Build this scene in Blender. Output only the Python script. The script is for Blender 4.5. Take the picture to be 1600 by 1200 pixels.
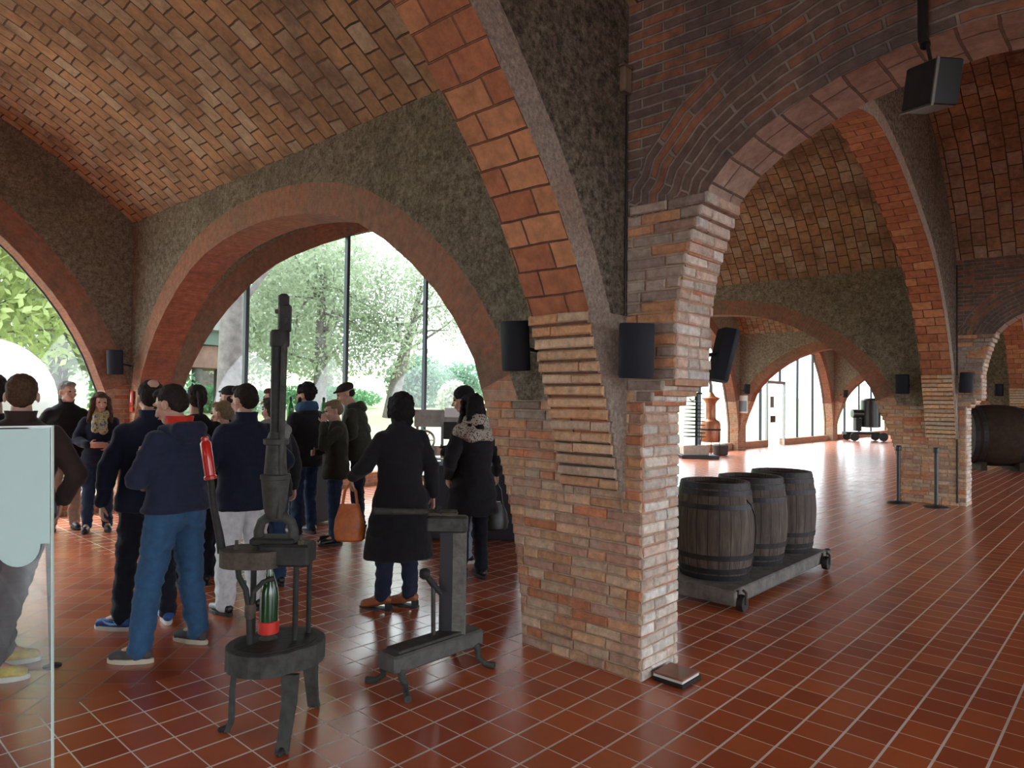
import bpy, bmesh, math, random
from mathutils import Vector, Matrix, noise, Quaternion
random.seed(7)
SC = bpy.context.scene
for o in list(bpy.data.objects): bpy.data.objects.remove(o)
COL = SC.collection
PI = math.pi
# ------------------------------------------------------------------ camera, world, exposure
cam_d = bpy.data.cameras.new('camera'); cam = bpy.data.objects.new('camera', cam_d); COL.objects.link(cam)
SC.camera = cam
cam_d.sensor_fit = 'HORIZONTAL'; cam_d.sensor_width = 36.0; cam_d.lens = 1083.87/1600*36.0
cam_d.clip_start = 0.05; cam_d.clip_end = 400
_pitch, _roll, _yaw = math.radians(1.3348), math.radians(.80977), math.radians(42.5102)
_f = Vector((math.cos(_yaw)*math.cos(_pitch), math.sin(_yaw)*math.cos(_pitch), math.sin(_pitch)))
_r = _f.cross(Vector((0, 0, 1))).normalized(); _u = _r.cross(_f)
_r2 = math.cos(_roll)*_r+math.sin(_roll)*_u; _u2 = -math.sin(_roll)*_r+math.cos(_roll)*_u
cam.matrix_world = Matrix(((_r2.x, _u2.x, -_f.x, 0), (_r2.y, _u2.y, -_f.y, 0), (_r2.z, _u2.z, -_f.z, 1.65), (0, 0, 0, 1)))
W = bpy.data.worlds.new('overcast_sky'); SC.world = W; W.use_nodes = True
_bg = W.node_tree.nodes['Background']; _bg.inputs[0].default_value = (.86, .93, 1.0, 1); _bg.inputs[1].default_value = 1.0
SC.view_settings.view_transform = 'Standard'; SC.view_settings.look = 'None'
SC.view_settings.gamma = 1; SC.view_settings.use_curve_mapping = False
SC.view_settings.exposure = 2.75
sun_d = bpy.data.lights.new('sun', 'SUN'); sun_d.energy = .9; sun_d.angle = math.radians(40); sun_d.color = (1, .96, .9)
sun = bpy.data.objects.new('sun', sun_d); COL.objects.link(sun); sun.rotation_euler = (math.radians(-38), math.radians(8), 0)   # soft light from the south side (-y)

# ------------------------------------------------------------------ materials
MATS = {}
def nt(name):
    m = bpy.data.materials.new(name); m.use_nodes = True; MATS[name] = m
    return m, m.node_tree, m.node_tree.nodes['Principled BSDF']
def N(t, typ, **kw):
    n = t.nodes.new(typ)
    for k, v in kw.items():
        if k.startswith('i_'): n.inputs[int(k[2:])].default_value = v
        else: setattr(n, k, v)
    return n
def L(t, a, b): t.links.new(a, b)
def ramp(t, src, stops):
    r = N(t, 'ShaderNodeValToRGB'); e = r.color_ramp.elements
    while len(e) < len(stops): e.new(.5)
    for q, (p, c) in zip(e, stops): q.position = p; q.color = (*c, 1) if len(c) == 3 else c
    L(t, src, r.inputs[0]); return r.outputs[0]
def mixc(t, fac, a, b, mode='MIX'):
    m = N(t, 'ShaderNodeMix', data_type='RGBA', blend_type=mode)
    if isinstance(fac, (int, float)): m.inputs[0].default_value = fac
    else: L(t, fac, m.inputs[0])
    for i, v in ((6, a), (7, b)):
        if isinstance(v, tuple): m.inputs[i].default_value = (*v[:3], 1)
        else: L(t, v, m.inputs[i])
    return m.outputs[2]
def uvn(t):
    return N(t, 'ShaderNodeUVMap', uv_map='UVMap').outputs[0]
def obc(t): return N(t, 'ShaderNodeTexCoord').outputs['Object']
def noi(t, vec, scale, det=4, rough=.6, out=0):
    n = N(t, 'ShaderNodeTexNoise'); n.inputs['Scale'].default_value = scale; n.inputs['Detail'].default_value = det; n.inputs['Roughness'].default_value = rough
    L(t, vec, n.inputs['Vector']); return n.outputs[out]
def bump(t, b, h, strength, dist, prev=None):
    n = N(t, 'ShaderNodeBump'); n.inputs['Strength'].default_value = strength; n.inputs['Distance'].default_value = dist
    L(t, h, n.inputs['Height'])
    if prev: L(t, prev, n.inputs['Normal'])
    L(t, n.outputs[0], b.inputs['Normal']); return n.outputs[0]
def math_(t, op, a, b=None):
    n = N(t, 'ShaderNodeMath', operation=op)
    for i, v in ((0, a), (1, b)):
        if v is None: continue
        if isinstance(v, (int, float)): n.inputs[i].default_value = v
        else: L(t, v, n.inputs[i])
    return n.outputs[0]

def brick_mat(name, c1, c2, mortar, w, h, ms, stain=((.5, .5, .5), .0), rough=.85, bstr=.8, spec=.3, wob=.012, c3=None):
    m, t, b = nt(name); uv = uvn(t)
    nz = noi(t, uv, 2.3, 3, .6, 1)
    sub = N(t, 'ShaderNodeVectorMath', operation='SUBTRACT'); L(t, nz, sub.inputs[0]); sub.inputs[1].default_value = (.5, .5, .5)
    sc = N(t, 'ShaderNodeVectorMath', operation='SCALE'); L(t, sub.outputs[0], sc.inputs[0]); sc.inputs['Scale'].default_value = wob*2
    ad = N(t, 'ShaderNodeVectorMath', operation='ADD'); L(t, uv, ad.inputs[0]); L(t, sc.outputs[0], ad.inputs[1])
    br = N(t, 'ShaderNodeTexBrick'); L(t, ad.outputs[0], br.inputs['Vector'])
    br.offset = .5; br.squash = 1
    br.inputs['Color1'].default_value = (*c1, 1); br.inputs['Color2'].default_value = (*c2, 1); br.inputs['Mortar'].default_value = (*mortar, 1)
    br.inputs['Scale'].default_value = 1; br.inputs['Mortar Size'].default_value = ms; br.inputs['Mortar Smooth'].default_value = .4
    br.inputs['Brick Width'].default_value = w; br.inputs['Row Height'].default_value = h; br.inputs['Bias'].default_value = -.1
    col = br.outputs[0]
    if c3:   # some odd bricks of a third colour
        vo = N(t, 'ShaderNodeTexBrick'); L(t, ad.outputs[0], vo.inputs['Vector']); vo.offset = .5
        vo.inputs['Color1'].default_value = (0, 0, 0, 1); vo.inputs['Color2'].default_value = (1, 1, 1, 1); vo.inputs['Mortar'].default_value = (0, 0, 0, 1)
        vo.inputs['Scale'].default_value = 1; vo.inputs['Mortar Size'].default_value = ms; vo.inputs['Brick Width'].default_value = w; vo.inputs['Row Height'].default_value = h
        f = ramp(t, vo.outputs[0], [(.62, (0, 0, 0)), (.8, (1, 1, 1))])
        col = mixc(t, f, col, c3)
    ob = obc(t)
    n1 = noi(t, ob, 1.3, 5, .65); n2 = noi(t, ob, 14, 4, .65)
    f1 = ramp(t, n1, [(.42, (0, 0, 0)), (.66, (1, 1, 1))])
    if stain[1] > 0:
        fm = N(t, 'ShaderNodeMath', operation='MULTIPLY'); L(t, f1, fm.inputs[0]); fm.inputs[1].default_value = stain[1]
        col = mixc(t, fm.outputs[0], col, stain[0])
    v = ramp(t, n2, [(.25, (.62, .62, .62)), (.75, (1.25, 1.25, 1.25))])
    col = mixc(t, 1.0, col, v, 'MULTIPLY')
    L(t, col, b.inputs['Base Color']); b.inputs['Roughness'].default_value = rough
    b.inputs['Specular IOR Level'].default_value = spec
    inv = math_(t, 'SUBTRACT', 1, br.outputs['Fac'])
    n3 = noi(t, ob, 45, 4, .7)
    hgt = math_(t, 'ADD', inv, math_(t, 'MULTIPLY', n3, .5))
    bump(t, b, hgt, bstr, .012)
    return m
brick_mat('brick_wall', (.44, .22, .13), (.52, .34, .22), (.50, .40, .29), .27, .066, .006, ((.38, .29, .21), .5), c3=(.46, .16, .08))
brick_mat('brick_arch_ring', (.31, .14, .085), (.24, .11, .07), (.31, .20, .14), .15, .05, .004, ((.20, .135, .095), .85), c3=(.34, .13, .075))
brick_mat('brick_dark_ring', (.20, .13, .10), (.115, .09, .08), (.30, .26, .22), .28, .060, .009, ((.085, .075, .07), .85), c3=(.36, .15, .075))
brick_mat('tile_soffit', (.40, .15, .075), (.30, .105, .055), (.10, .05, .035), .285, .155, .007, ((.28, .12, .06), .6), rough=.8, bstr=1.0, wob=.016, c3=(.52, .24, .12))
brick_mat('tile_pale_soffit', (.42, .32, .26), (.33, .24, .19), (.12, .085, .07), .285, .16, .008, ((.27, .15, .10), .7), rough=.8, wob=.018, bstr=1.0)
brick_mat('brick_thin_soffit', (.31, .115, .065), (.24, .085, .05), (.21, .10, .065), .29, .045, .003, ((.16, .08, .055), .8), rough=.85)
brick_mat('vault_tile', (.42, .25, .14), (.26, .14, .08), (.045, .03, .022), .235, .19, .0085, ((.15, .085, .055), .85), rough=.85, wob=.024, bstr=1.0, c3=(.42, .31, .22))

def plaster_mat(name, a, b_, c, d):
    m, t, b = nt(name); ob = obc(t)
    n1 = noi(t, ob, 1.1, 6, .7); n2 = noi(t, ob, 15, 8, .85); n3 = noi(t, ob, 45, 4, .75)
    col = ramp(t, n1, [(.3, a), (.5, b_), (.7, c)])
    f = ramp(t, n2, [(.40, (0, 0, 0)), (.60, (1, 1, 1))])
    col = mixc(t, f, d, col)
    v = ramp(t, n3, [(.3, (.6, .6, .6)), (.7, (1.35, 1.35, 1.35))])
    col = mixc(t, 1.0, col, v, 'MULTIPLY')
    L(t, col, b.inputs['Base Color']); b.inputs['Roughness'].default_value = .95; b.inputs['Specular IOR Level'].default_value = .15
    h = math_(t, 'ADD', n2, math_(t, 'MULTIPLY', n3, .6))
    bump(t, b, h, 1.0, .05)
plaster_mat('rubble_plaster', (.27, .23, .165), (.50, .44, .34), (.42, .35, .23), (.18, .145, .10))
plaster_mat('dark_rubble', (.23, .19, .145), (.42, .36, .28), (.50, .45, .36), (.10, .085, .065))
plaster_mat('pale_plaster', (.60, .49, .40), (.72, .62, .52), (.60, .40, .29), (.52, .42, .34))

def simple(name, col, rough=.6, metal=0, nscale=0, namt=.3, bmp=0, spec=.5, coat=0):
    m, t, b = nt(name); b.inputs['Roughness'].default_value = rough; b.inputs['Metallic'].default_value = metal
    b.inputs['Specular IOR Level'].default_value = spec; b.inputs['Coat Weight'].default_value = coat
    if nscale:
        ob = obc(t); n = noi(t, ob, nscale, 4, .65)
        lo, hi = 1-namt, 1+namt
        v = ramp(t, n, [(.3, (lo, lo, lo)), (.7, (hi, hi, hi))])
        L(t, mixc(t, 1.0, tuple(col), v, 'MULTIPLY'), b.inputs['Base Color'])
        if bmp: bump(t, b, n, bmp, .01)
    else: b.inputs['Base Color'].default_value = (*col, 1)
    return m
def M(n): return MATS[n]
# bricks built one by one carry their own colour attribute
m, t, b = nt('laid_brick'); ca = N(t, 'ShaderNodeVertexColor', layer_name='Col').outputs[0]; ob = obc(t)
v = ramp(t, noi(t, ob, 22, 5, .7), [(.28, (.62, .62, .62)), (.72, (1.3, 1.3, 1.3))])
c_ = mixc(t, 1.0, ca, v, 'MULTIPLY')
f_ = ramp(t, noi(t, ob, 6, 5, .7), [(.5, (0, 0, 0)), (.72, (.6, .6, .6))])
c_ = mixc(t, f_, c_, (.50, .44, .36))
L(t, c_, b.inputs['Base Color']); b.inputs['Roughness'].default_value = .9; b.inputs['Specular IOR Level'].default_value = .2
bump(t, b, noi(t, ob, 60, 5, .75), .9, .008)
simple('deep_joint', (.14, .10, .075), .95, nscale=30, namt=.35)
simple('mortar', (.50, .42, .32), .95, nscale=30, namt=.35, bmp=.8, spec=.15)

# floor: glossy red tiles, one diagonal field on the left
m, t, b = nt('floor_tile'); ob = obc(t)
sx = N(t, 'ShaderNodeSeparateXYZ'); L(t, ob, sx.inputs[0])
def joints(t, vec, size, wx, wy, offx, offy):
    s_ = N(t, 'ShaderNodeSeparateXYZ'); L(t, vec, s_.inputs[0]); out = []
    for ax, off, w_ in ((0, offx, wx), (1, offy, wy)):
        f = math_(t, 'FRACT', math_(t, 'DIVIDE', math_(t, 'SUBTRACT', s_.outputs[ax], off), size))
        d = math_(t, 'SUBTRACT', .5, math_(t, 'ABSOLUTE', math_(t, 'SUBTRACT', f, .5)))
        n = N(t, 'ShaderNodeMapRange'); L(t, d, n.inputs[0]); n.inputs[1].default_value = w_/2/size; n.inputs[2].default_value = w_/2/size*1.3; n.inputs[3].default_value = 1; n.inputs[4].default_value = 0
        out.append(n.outputs[0])
    return math_(t, 'MAXIMUM', out[0], out[1])
def grid(t, vec, size, ms, offx, offy):
    mp = N(t, 'ShaderNodeMapping'); L(t, vec, mp.inputs[0]); mp.inputs['Location'].default_value = (-offx, -offy, 0)
    br = N(t, 'ShaderNodeTexBrick'); br.offset = 0; L(t, mp.outputs[0], br.inputs['Vector'])
    br.inputs['Scale'].default_value = 1; br.inputs['Brick Width'].default_value = size; br.inputs['Row Height'].default_value = size
    br.inputs['Mortar Size'].default_value = ms; br.inputs['Mortar Smooth'].default_value = .2
    br.inputs['Color1'].default_value = (0, 0, 0, 1); br.inputs['Color2'].default_value = (1, 1, 1, 1); br.inputs['Mortar'].default_value = (.5, .5, .5, 1)
    return br
g1 = grid(t, ob, .195, .0042, .05, .16)
rt = N(t, 'ShaderNodeMapping'); L(t, ob, rt.inputs[0]); rt.inputs['Rotation'].default_value = (0, 0, PI/4)
g2 = grid(t, rt.outputs[0], .195, .003, 0, 0)
inx = math_(t, 'LESS_THAN', sx.outputs[0], 2.48); iny = math_(t, 'GREATER_THAN', sx.outputs[1], 4.232)
reg = math_(t, 'MULTIPLY', inx, iny)
fac = N(t, 'ShaderNodeMix', data_type='FLOAT'); L(t, reg, fac.inputs[0]); L(t, joints(t, ob, .195, .0055, .0105, .05, .16), fac.inputs[2]); L(t, joints(t, rt.outputs[0], .195, .006, .006, 0, 0), fac.inputs[3])
tone = mixc(t, reg, g1.outputs[0], g2.outputs[0])
tile = ramp(t, tone, [(.0, (.40, .070, .018)), (.45, (.52, .105, .026)), (1, (.60, .145, .038))])
tile = mixc(t, ramp(t, noi(t, ob, 3, 4, .6), [(.35, (0, 0, 0)), (.7, (.35, .35, .35))]), tile, (.34, .08, .04))
jc = mixc(t, reg, (.78, .68, .60), (.20, .14, .11))
col = mixc(t, fac.outputs[0], tile, jc)
L(t, col, b.inputs['Base Color'])
rg = N(t, 'ShaderNodeMix', data_type='FLOAT'); L(t, fac.outputs[0], rg.inputs[0]); rg.inputs[3].default_value = .7
L(t, ramp(t, noi(t, ob, 2, 2, .5), [(.3, (.20, .20, .20)), (.7, (.26, .26, .26))]), rg.inputs[2]); L(t, rg.outputs[0], b.inputs['Roughness'])
b.inputs['Specular IOR Level'].default_value = .8; b.inputs['Coat Weight'].default_value = .4; b.inputs['Coat Roughness'].default_value = .33
hh = math_(t, 'SUBTRACT', 1, fac.outputs[0])
bump(t, b, hh, .35, .004)

m, t, b = nt('window_glass')
t.nodes.remove(b); out = t.nodes['Material Output']
tr = N(t, 'ShaderNodeBsdfTransparent'); tr.inputs[0].default_value = (.93, .97, .95, 1)
gl = N(t, 'ShaderNodeBsdfGlossy'); gl.inputs['Roughness'].default_value = .02
mx = N(t, 'ShaderNodeMixShader'); mx.inputs[0].default_value = .06
L(t, tr.outputs[0], mx.inputs[1]); L(t, gl.outputs[0], mx.inputs[2]); L(t, mx.outputs[0], out.inputs[0])

# ------------------------------------------------------------------ mesh builder
class MB:
    def __init__(s): s.v = []; s.f = []; s.m = []; s.uv = []; s.c = []; s.mats = []; s.sm = []
    def mi(s, mat):
        if mat not in s.mats: s.mats.append(mat)
        return s.mats.index(mat)
    def face(s, pts, mat, uvs=None, col=None, smooth=False):
        n = len(s.v); s.v += [tuple(p) for p in pts]; s.f.append(tuple(range(n, n+len(pts)))); s.m.append(s.mi(mat))
        s.uv.append(uvs or [(0, 0)]*len(pts)); s.c.append(col or (1, 1, 1)); s.sm.append(smooth)
    def box(s, lo, hi, mat, col=None):
        x0, y0, z0 = lo; x1, y1, z1 = hi
        for a in (((x0, y0, z0), (x0, y0, z1), (x0, y1, z1), (x0, y1, z0)), ((x1, y0, z0), (x1, y1, z0), (x1, y1, z1), (x1, y0, z1)),
                  ((x0, y0, z0), (x1, y0, z0), (x1, y0, z1), (x0, y0, z1)), ((x0, y1, z0), (x0, y1, z1), (x1, y1, z1), (x1, y1, z0)),
                  ((x0, y0, z0), (x0, y1, z0), (x1, y1, z0), (x1, y0, z0)), ((x0, y0, z1), (x1, y0, z1), (x1, y1, z1), (x0, y1, z1))):
            p = a
            nx = abs((Vector(a[1])-Vector(a[0])).cross(Vector(a[2])-Vector(a[0])).normalized())if 0 else None
            uv = [(q[0]+q[1], q[2]) if len({round(k[2], 5) for k in p}) > 1 else (q[0], q[1]) for q in p]
            s.face(p, mat, uv, col)
    def build(s, name, parent=None, kind=None, weld=False):
        me = bpy.data.meshes.new(name); me.from_pydata(s.v, [], s.f)
        for m_ in s.mats: me.materials.append(M(m_))
        me.polygons.foreach_set('material_index', s.m); me.polygons.foreach_set('use_smooth', s.sm)
        ul = me.uv_layers.new(name='UVMap'); fl = []
        for u in s.uv:
            for q in u: fl += [q[0], q[1]]
        ul.data.foreach_set('uv', fl)
        if any(c != (1, 1, 1) for c in s.c):
            ca = me.color_attributes.new('Col', 'FLOAT_COLOR', 'CORNER'); cl = []
            for f, c in zip(s.f, s.c): cl += [*c, 1.0]*len(f)
            ca.data.foreach_set('color', cl)
        if weld or (any(s.sm) and len(s.f) < 20000):
            bm = bmesh.new(); bm.from_mesh(me); bmesh.ops.remove_doubles(bm, verts=bm.verts, dist=1e-5); bm.to_mesh(me); bm.free()
            me.set_sharp_from_angle(angle=math.radians(38))
        me.update(); o = bpy.data.objects.new(name, me); COL.objects.link(o)
        if parent: o.parent = parent
        if kind: o['kind'] = kind
        return o

# ------------------------------------------------------------------ architecture
NAVE = [(3.76, 0), (3.74, .3), (3.70, .57), (3.64, .87), (3.54, 1.2), (3.41, 1.5), (3.24, 1.95), (3.03, 2.25), (2.80, 2.5), (2.5, 2.75), (2.13, 3.0), (1.75, 3.2), (1.35, 3.34), (.9, 3.43), (.45, 3.48), (0, 3.5)]
RIB = [(.0, 0), (.0, .9), (.05, 1.13), (.2, 1.7), (.37, 2.15), (.52, 2.45), (.7, 2.75), (.88, 3.0), (1.05, 3.2), (1.25, 3.43), (1.45, 3.62), (1.70, 3.83), (2.0, 4.02), (2.35, 4.2), (2.75, 4.4), (3.3, 4.64), (3.8, 4.82), (4.3, 4.96), (4.76, 5.02)]
X0S = [-6.36, 3.57, 13.5, 23.45, 33.4, 43.3]          # front faces of the cross walls
TH = .41
YC = .55                                                # the plan is mirrored about y = .55
def offset(pts, d):
    out = []
    for i, p in enumerate(pts):
        a = Vector(pts[max(i-1, 0)]); c = Vector(pts[min(i+1, len(pts)-1)])
        t_ = (c-a).normalized(); n = Vector((-t_.y, t_.x)); out.append((p[0]+n.x*d, p[1]+n.y*d))
    return out
def arch_wall(mb, P, pts, s0, s1, ztop, ringw, depth, mats, brick_z=1.65, ring_along=False, soff_rot=False, faces=(0, 1), soff_from=0, no_soff_below=None):
    """pts: intrados from low s to high s. P(s,z,t) places a point; t=0 front, t=depth back."""
    mring, mplas, mbrick, msoff = mats
    if not callable(ztop): zt = lambda s: ztop
    else: zt = ztop
    ext = offset(pts, ringw)
    ext[0] = (min(ext[0][0], pts[0][0]-ringw*.4), pts[0][1]); ext[-1] = (max(ext[-1][0], pts[-1][0]+ringw*.4), pts[-1][1])
    ext = [(max(min(e[0], s1), s0), e[1]) for e in ext]
    # cap heights
    ext = [(e[0], min(e[1], zt(e[0])-.02)) for e in ext]
    arc = [0]
    for i in range(1, len(pts)): arc.append(arc[-1]+math.dist(pts[i-1], pts[i]))
    for t_ in faces:
        tt = 0 if t_ == 0 else depth
        def q(ps, mat, uv):
            p3 = [P(a, z, tt) for a, z in ps]
            if t_ == 1: p3 = p3[::-1]; uv = uv[::-1]
            mb.face(p3, mat, uv)
        def wallq(a, b_):   # vertical strip above bottom edge a->b
            (sa, za), (sb, zb) = a, b_
            if abs(sa-sb) < 1e-5: return
            def emit(z0a, z0b, z1a, z1b, mat):
                if z1a-z0a < 1e-4 and z1b-z0b < 1e-4: return
                ps = [(sa, z0a), (sb, z0b), (sb, z1b), (sa, z1a)]; q(ps, mat, ps)
            ba, bb = max(za, min(brick_z, zt(sa))), max(zb, min(brick_z, zt(sb)))
            emit(za, zb, ba, bb, mbrick); emit(ba, bb, zt(sa), zt(sb), mplas)
        for i in range(len(pts)-1):
            mid = (pts[i][1]+pts[i+1][1])/2
            low = mid < brick_z
            ps = [pts[i], pts[i+1], ext[i+1], ext[i]]
            if low: q(ps, mbrick, ps)
            elif ring_along: q(ps, mring, [(arc[i], 0), (arc[i+1], 0), (arc[i+1], ringw), (arc[i], ringw)])
            else: q(ps, mring, [(0, arc[i]), (0, arc[i+1]), (ringw, arc[i+1]), (ringw, arc[i])])
            wallq(ext[i], ext[i+1])
        n = 8
        for A, B in ((s0, ext[0][0]), (ext[-1][0], s1)):
            if B-A > 1e-3:
                for k in range(n): wallq((A+(B-A)*k/n, 0), (A+(B-A)*(k+1)/n, 0))
    for i in range(len(pts)-1):
        if no_soff_below and max(pts[i][1], pts[i+1][1]) <= no_soff_below: continue
        a, b_ = pts[i], pts[i+1]
        ps = [P(*a, 0), P(*a, depth), P(*b_, depth), P(*b_, 0)]
        mat = mbrick if (a[1]+b_[1])/2 < brick_z else msoff
        uv = [(0, arc[i]), (depth, arc[i]), (depth, arc[i+1]), (0, arc[i+1])]
        mb.face(ps, mat, uv)
def sym(c, prof, off=None):
    l = [(c-w, z) for w, z in prof]; r = [(c+w, z) for w, z in prof[::-1]]
    return l+r[1:]
def refine(pts, n=2):
    out = []
    for i in range(len(pts)-1):
        for k in range(n): out.append(tuple(Vector(pts[i]).lerp(Vector(pts[i+1]), k/n)))
    return out+[pts[-1]]
# aisle arch: stepped brick springers, then a basket-handle curve
def aisle_half():
    st = [(2.21, 0), (2.21, 1.625), (2.15, 1.63), (2.15, 1.685), (2.08, 1.69), (2.08, 1.745), (2.0, 1.75), (1.995, 2.15)]
    for k in range(9): st += [(1.99-.008*k-.0012*k*k, 2.15+.07*k+.062), (1.99-.008*(k+1)-.0012*(k+1)**2, 2.15+.07*(k+1)-.002)]
    st += [(1.80, 2.86), (1.68, 2.99), (1.52, 3.10), (1.33, 3.19), (1.1, 3.27), (.85, 3.32), (YC, 3.345)]
    return st
AH = aisle_half()
AISLE = [(2*YC-a, z) for a, z in AH]+AH[::-1][1:]
ZW = 4.08
RISE = {0: (1.7, 2.3), 1: (2.25, 3.2), 2: (2.25, 3.2), 3: (2.25, 3.2), 4: (2.25, 3.2)}
def vault_z(bay):
    a, b_ = X0S[bay]+TH, X0S[bay+1]; c = (a+b_)/2; h = (b_-a)/2; r, n = RISE[bay]
    return lambda x: ZW+r*(1-min(1, abs((x-c)/h))**n)
for k, X in enumerate(X0S):
    P = lambda s, z, t_, X=X: (X+t_, s, z)
    Pm = P
    ztop = ZW+.02
    seg = MB()
    # left nave arch (y > 0), aisle arch, mirrored right nave arch
    arch_wall(seg, P, refine(sym(6.9, NAVE)), 2.68, 10.62, ztop, .30, TH, ('brick_arch_ring', 'rubble_plaster', 'brick_wall', 'brick_thin_soffit'))
    seg.build('wall_cross_left', kind='structure')
    seg = MB()
    arch_wall(seg, P, AISLE, 2*YC-2.68, 2.68, ztop, .5, TH, ('brick_dark_ring', 'brick_dark_ring', 'brick_wall', 'tile_pale_soffit'), ring_along=True, brick_z=2.6)
    seg.build('wall_cross_middle', kind='structure')
    seg = MB()
    arch_wall(seg, P, refine(sym(2*YC-6.9, NAVE)), 2*YC-10.62, 2*YC-2.68, ztop, .30, TH, ('brick_arch_ring', 'rubble_plaster', 'brick_wall', 'brick_thin_soffit'))
    seg.build('wall_cross_right', kind='structure')
for bay in range(5):
    a, b_ = X0S[bay]+TH, X0S[bay+1]; c = (a+b_)/2; h = (b_-a)/2
    zt = vault_z(bay)
    prof = [(h-d*h/4.76, z) for d, z in RIB]
    pts = refine(sym(c, prof), 2)
    zt2 = lambda x, a=a, b_=b_, zt=zt: zt(min(max(x, a), b_))
    for nm, y0, y1 in (('wall_arcade_left', 2.34, 2.78), ('wall_arcade_right', 2*YC-2.78, 2*YC-2.34)):
        mb = MB()
        arch_wall(mb, lambda s, z, t_, y0=y0: (s, y0+t_, z), pts[2:-2] if 0 else pts, a, b_, zt2, .20, .44, ('pale_plaster', 'dark_rubble', 'brick_wall', 'tile_soffit'), brick_z=.9, ring_along=True, no_soff_below=1.6)
        mb.build(nm, kind='structure')
    # window walls
    wp = [(h-.12-d*(h-.12)/4.76, z) for d, z in RIB]; wpts = refine(sym(c, wp), 2)
    for nm, y0, y1 in (('wall_left', 10.6, 11.0), ('wall_right', 2*YC-11.0, 2*YC-10.6)):
        mb = MB()
        arch_wall(mb, lambda s, z, t_, y0=y0: (s, y0+t_, z), wpts, a-TH, b_, zt2, .34, .40, ('brick_arch_ring', 'rubble_plaster', 'brick_wall', 'brick_thin_soffit'), ring_along=True)
        mb.build(nm, kind='structure')
    # vault
    mb = MB(); n = 48; ys = (2*YC-10.6, -4, YC, 5, 10.6)
    arc = 0; px = a; pz = zt(a)
    for i in range(n):
        x0 = c-h*math.cos(PI*i/n); x1 = c-h*math.cos(PI*(i+1)/n)
        if i == 0: x0 = a
        if i == n-1: x1 = b_
        z0, z1 = zt(x0), zt(x1); l = math.hypot(x1-x0, z1-z0)
        for j in range(4):
            ya, yb = ys[j], ys[j+1]
            mb.face([(x0, ya, z0), (x0, yb, z0), (x1, yb, z1), (x1, ya, z1)], 'vault_tile', [(arc, ya), (arc, yb), (arc+l, yb), (arc+l, ya)], smooth=True)
        arc += l
    mb.build('ceiling', kind='structure', weld=False)
# gable ends: far one closed, back one with an opening added for light
simple('dim_plaster', (.25, .2, .15), .95, nscale=4, bmp=.5)
for X, nm in ((X0S[-1]+TH+.6, 'wall_front'),):
    mb = MB(); mb.box((X, 2*YC-10.7, 0), (X+.2, 10.7, 4.3), 'dim_plaster'); mb.build(nm, kind='structure')
mb = MB(); xb = X0S[0]-.3
for lo, hi in (((xb, 2.0, 0), (xb+.2, 10.7, 4.3)), ((xb, 2*YC-10.7, 0), (xb+.2, -.9, 4.3)), ((xb, -.9, 3.2), (xb+.2, 2.0, 4.3))): mb.box(lo, hi, 'dim_plaster')  # unseen aisle opening, added so light reaches the near floor and pillars
mb.build('wall_back', kind='structure')
mb = MB(); mb.box((-9, -12.5, -.12), (50, 11.0, 0), 'floor_tile'); mb.build('floor', kind='structure')

# ------------------------------------------------------------------ bricks laid one by one
def brick3d(mb, o, u, n, w, h, d, col):
    """o lower corner on the face, u along the wall, n outward, w width, h height, d proud"""
    z = Vector((0, 0, 1)); e = .0085; j = lambda a=.003: random.uniform(-a, a)
    base = [o, o+u*w, o+u*w+z*h, o+z*h]
    mid = [p+n*(d-.008)+u*j()+z*j() for p in base]
    ins = [o+u*e+z*e, o+u*(w-e)+z*e, o+u*(w-e)+z*(h-e), o+u*e+z*(h-e)]
    top = [p+n*(d+j(.0025))+u*j()+z*j() for p in ins]
    base = [p-n*.01 for p in base]
    for A, B in ((base, mid), (mid, top)):
        for i in range(4):
            k = (i+1) % 4; mb.face([A[i], A[k], B[k], B[i]], 'laid_brick', col=col)
    mb.face(top, 'laid_brick', col=col)
PAL = [(.56, .29, .16), (.62, .34, .18), (.50, .32, .22), (.62, .44, .29), (.56, .23, .12), (.48, .28, .20), (.64, .40, .23), (.56, .41, .29), (.60, .38, .23)]
GREY = [(.38, .31, .25), (.32, .25, .21), (.42, .35, .28), (.36, .23, .17), (.44, .36, .29)]
PALE = [(.64, .56, .48), (.60, .49, .41), (.66, .61, .54), (.60, .52, .44), (.62, .47, .38), (.66, .62, .57), (.62, .55, .47), (.56, .40, .31)]  # short-face bricks: whitish limewash, plus the light on that face put into the colour
def pick(pal): c = random.choice(pal); k = random.uniform(.78, 1.15); return tuple(x*k for x in c)
def run(mb, p0, p1, n, z, h, pal, phase, d=.014):
    u = (p1-p0); Lh = u.length; u.normalize(); s = -phase
    while s < Lh-.01:
        w = random.choice((.27, .27, .135))+random.uniform(-.012, .012)
        a = max(s, 0); e = min(s+w, Lh)
        if e-a > .03:
            brick3d(mb, p0+u*(a+.003)+Vector((0, 0, z+.004)), u, n, e-a-.007, h-.009, d+random.uniform(-.003, .003), pick(pal))
        s += w
def nave_y(z):   # y of the left-nave intrados near the pillar
    for i in range(len(NAVE)-1):
        (w0, z0), (w1, z1) = NAVE[i], NAVE[i+1]
        if z0 <= z <= z1: return 6.9-(w0+(w1-w0)*(z-z0)/(z1-z0))
def aisle_y(z):
    for i in range(len(AH)-1):
        if AH[i][1] <= z <= AH[i+1][1]: return (AH[i][0]+AH[i+1][0])/2 if AH[i][1] > 1.6 and z < 2.15 else AH[i][0]+(AH[i+1][0]-AH[i][0])*(z-AH[i][1])/max(1e-6, AH[i+1][1]-AH[i][1])
    return 1.9
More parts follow.
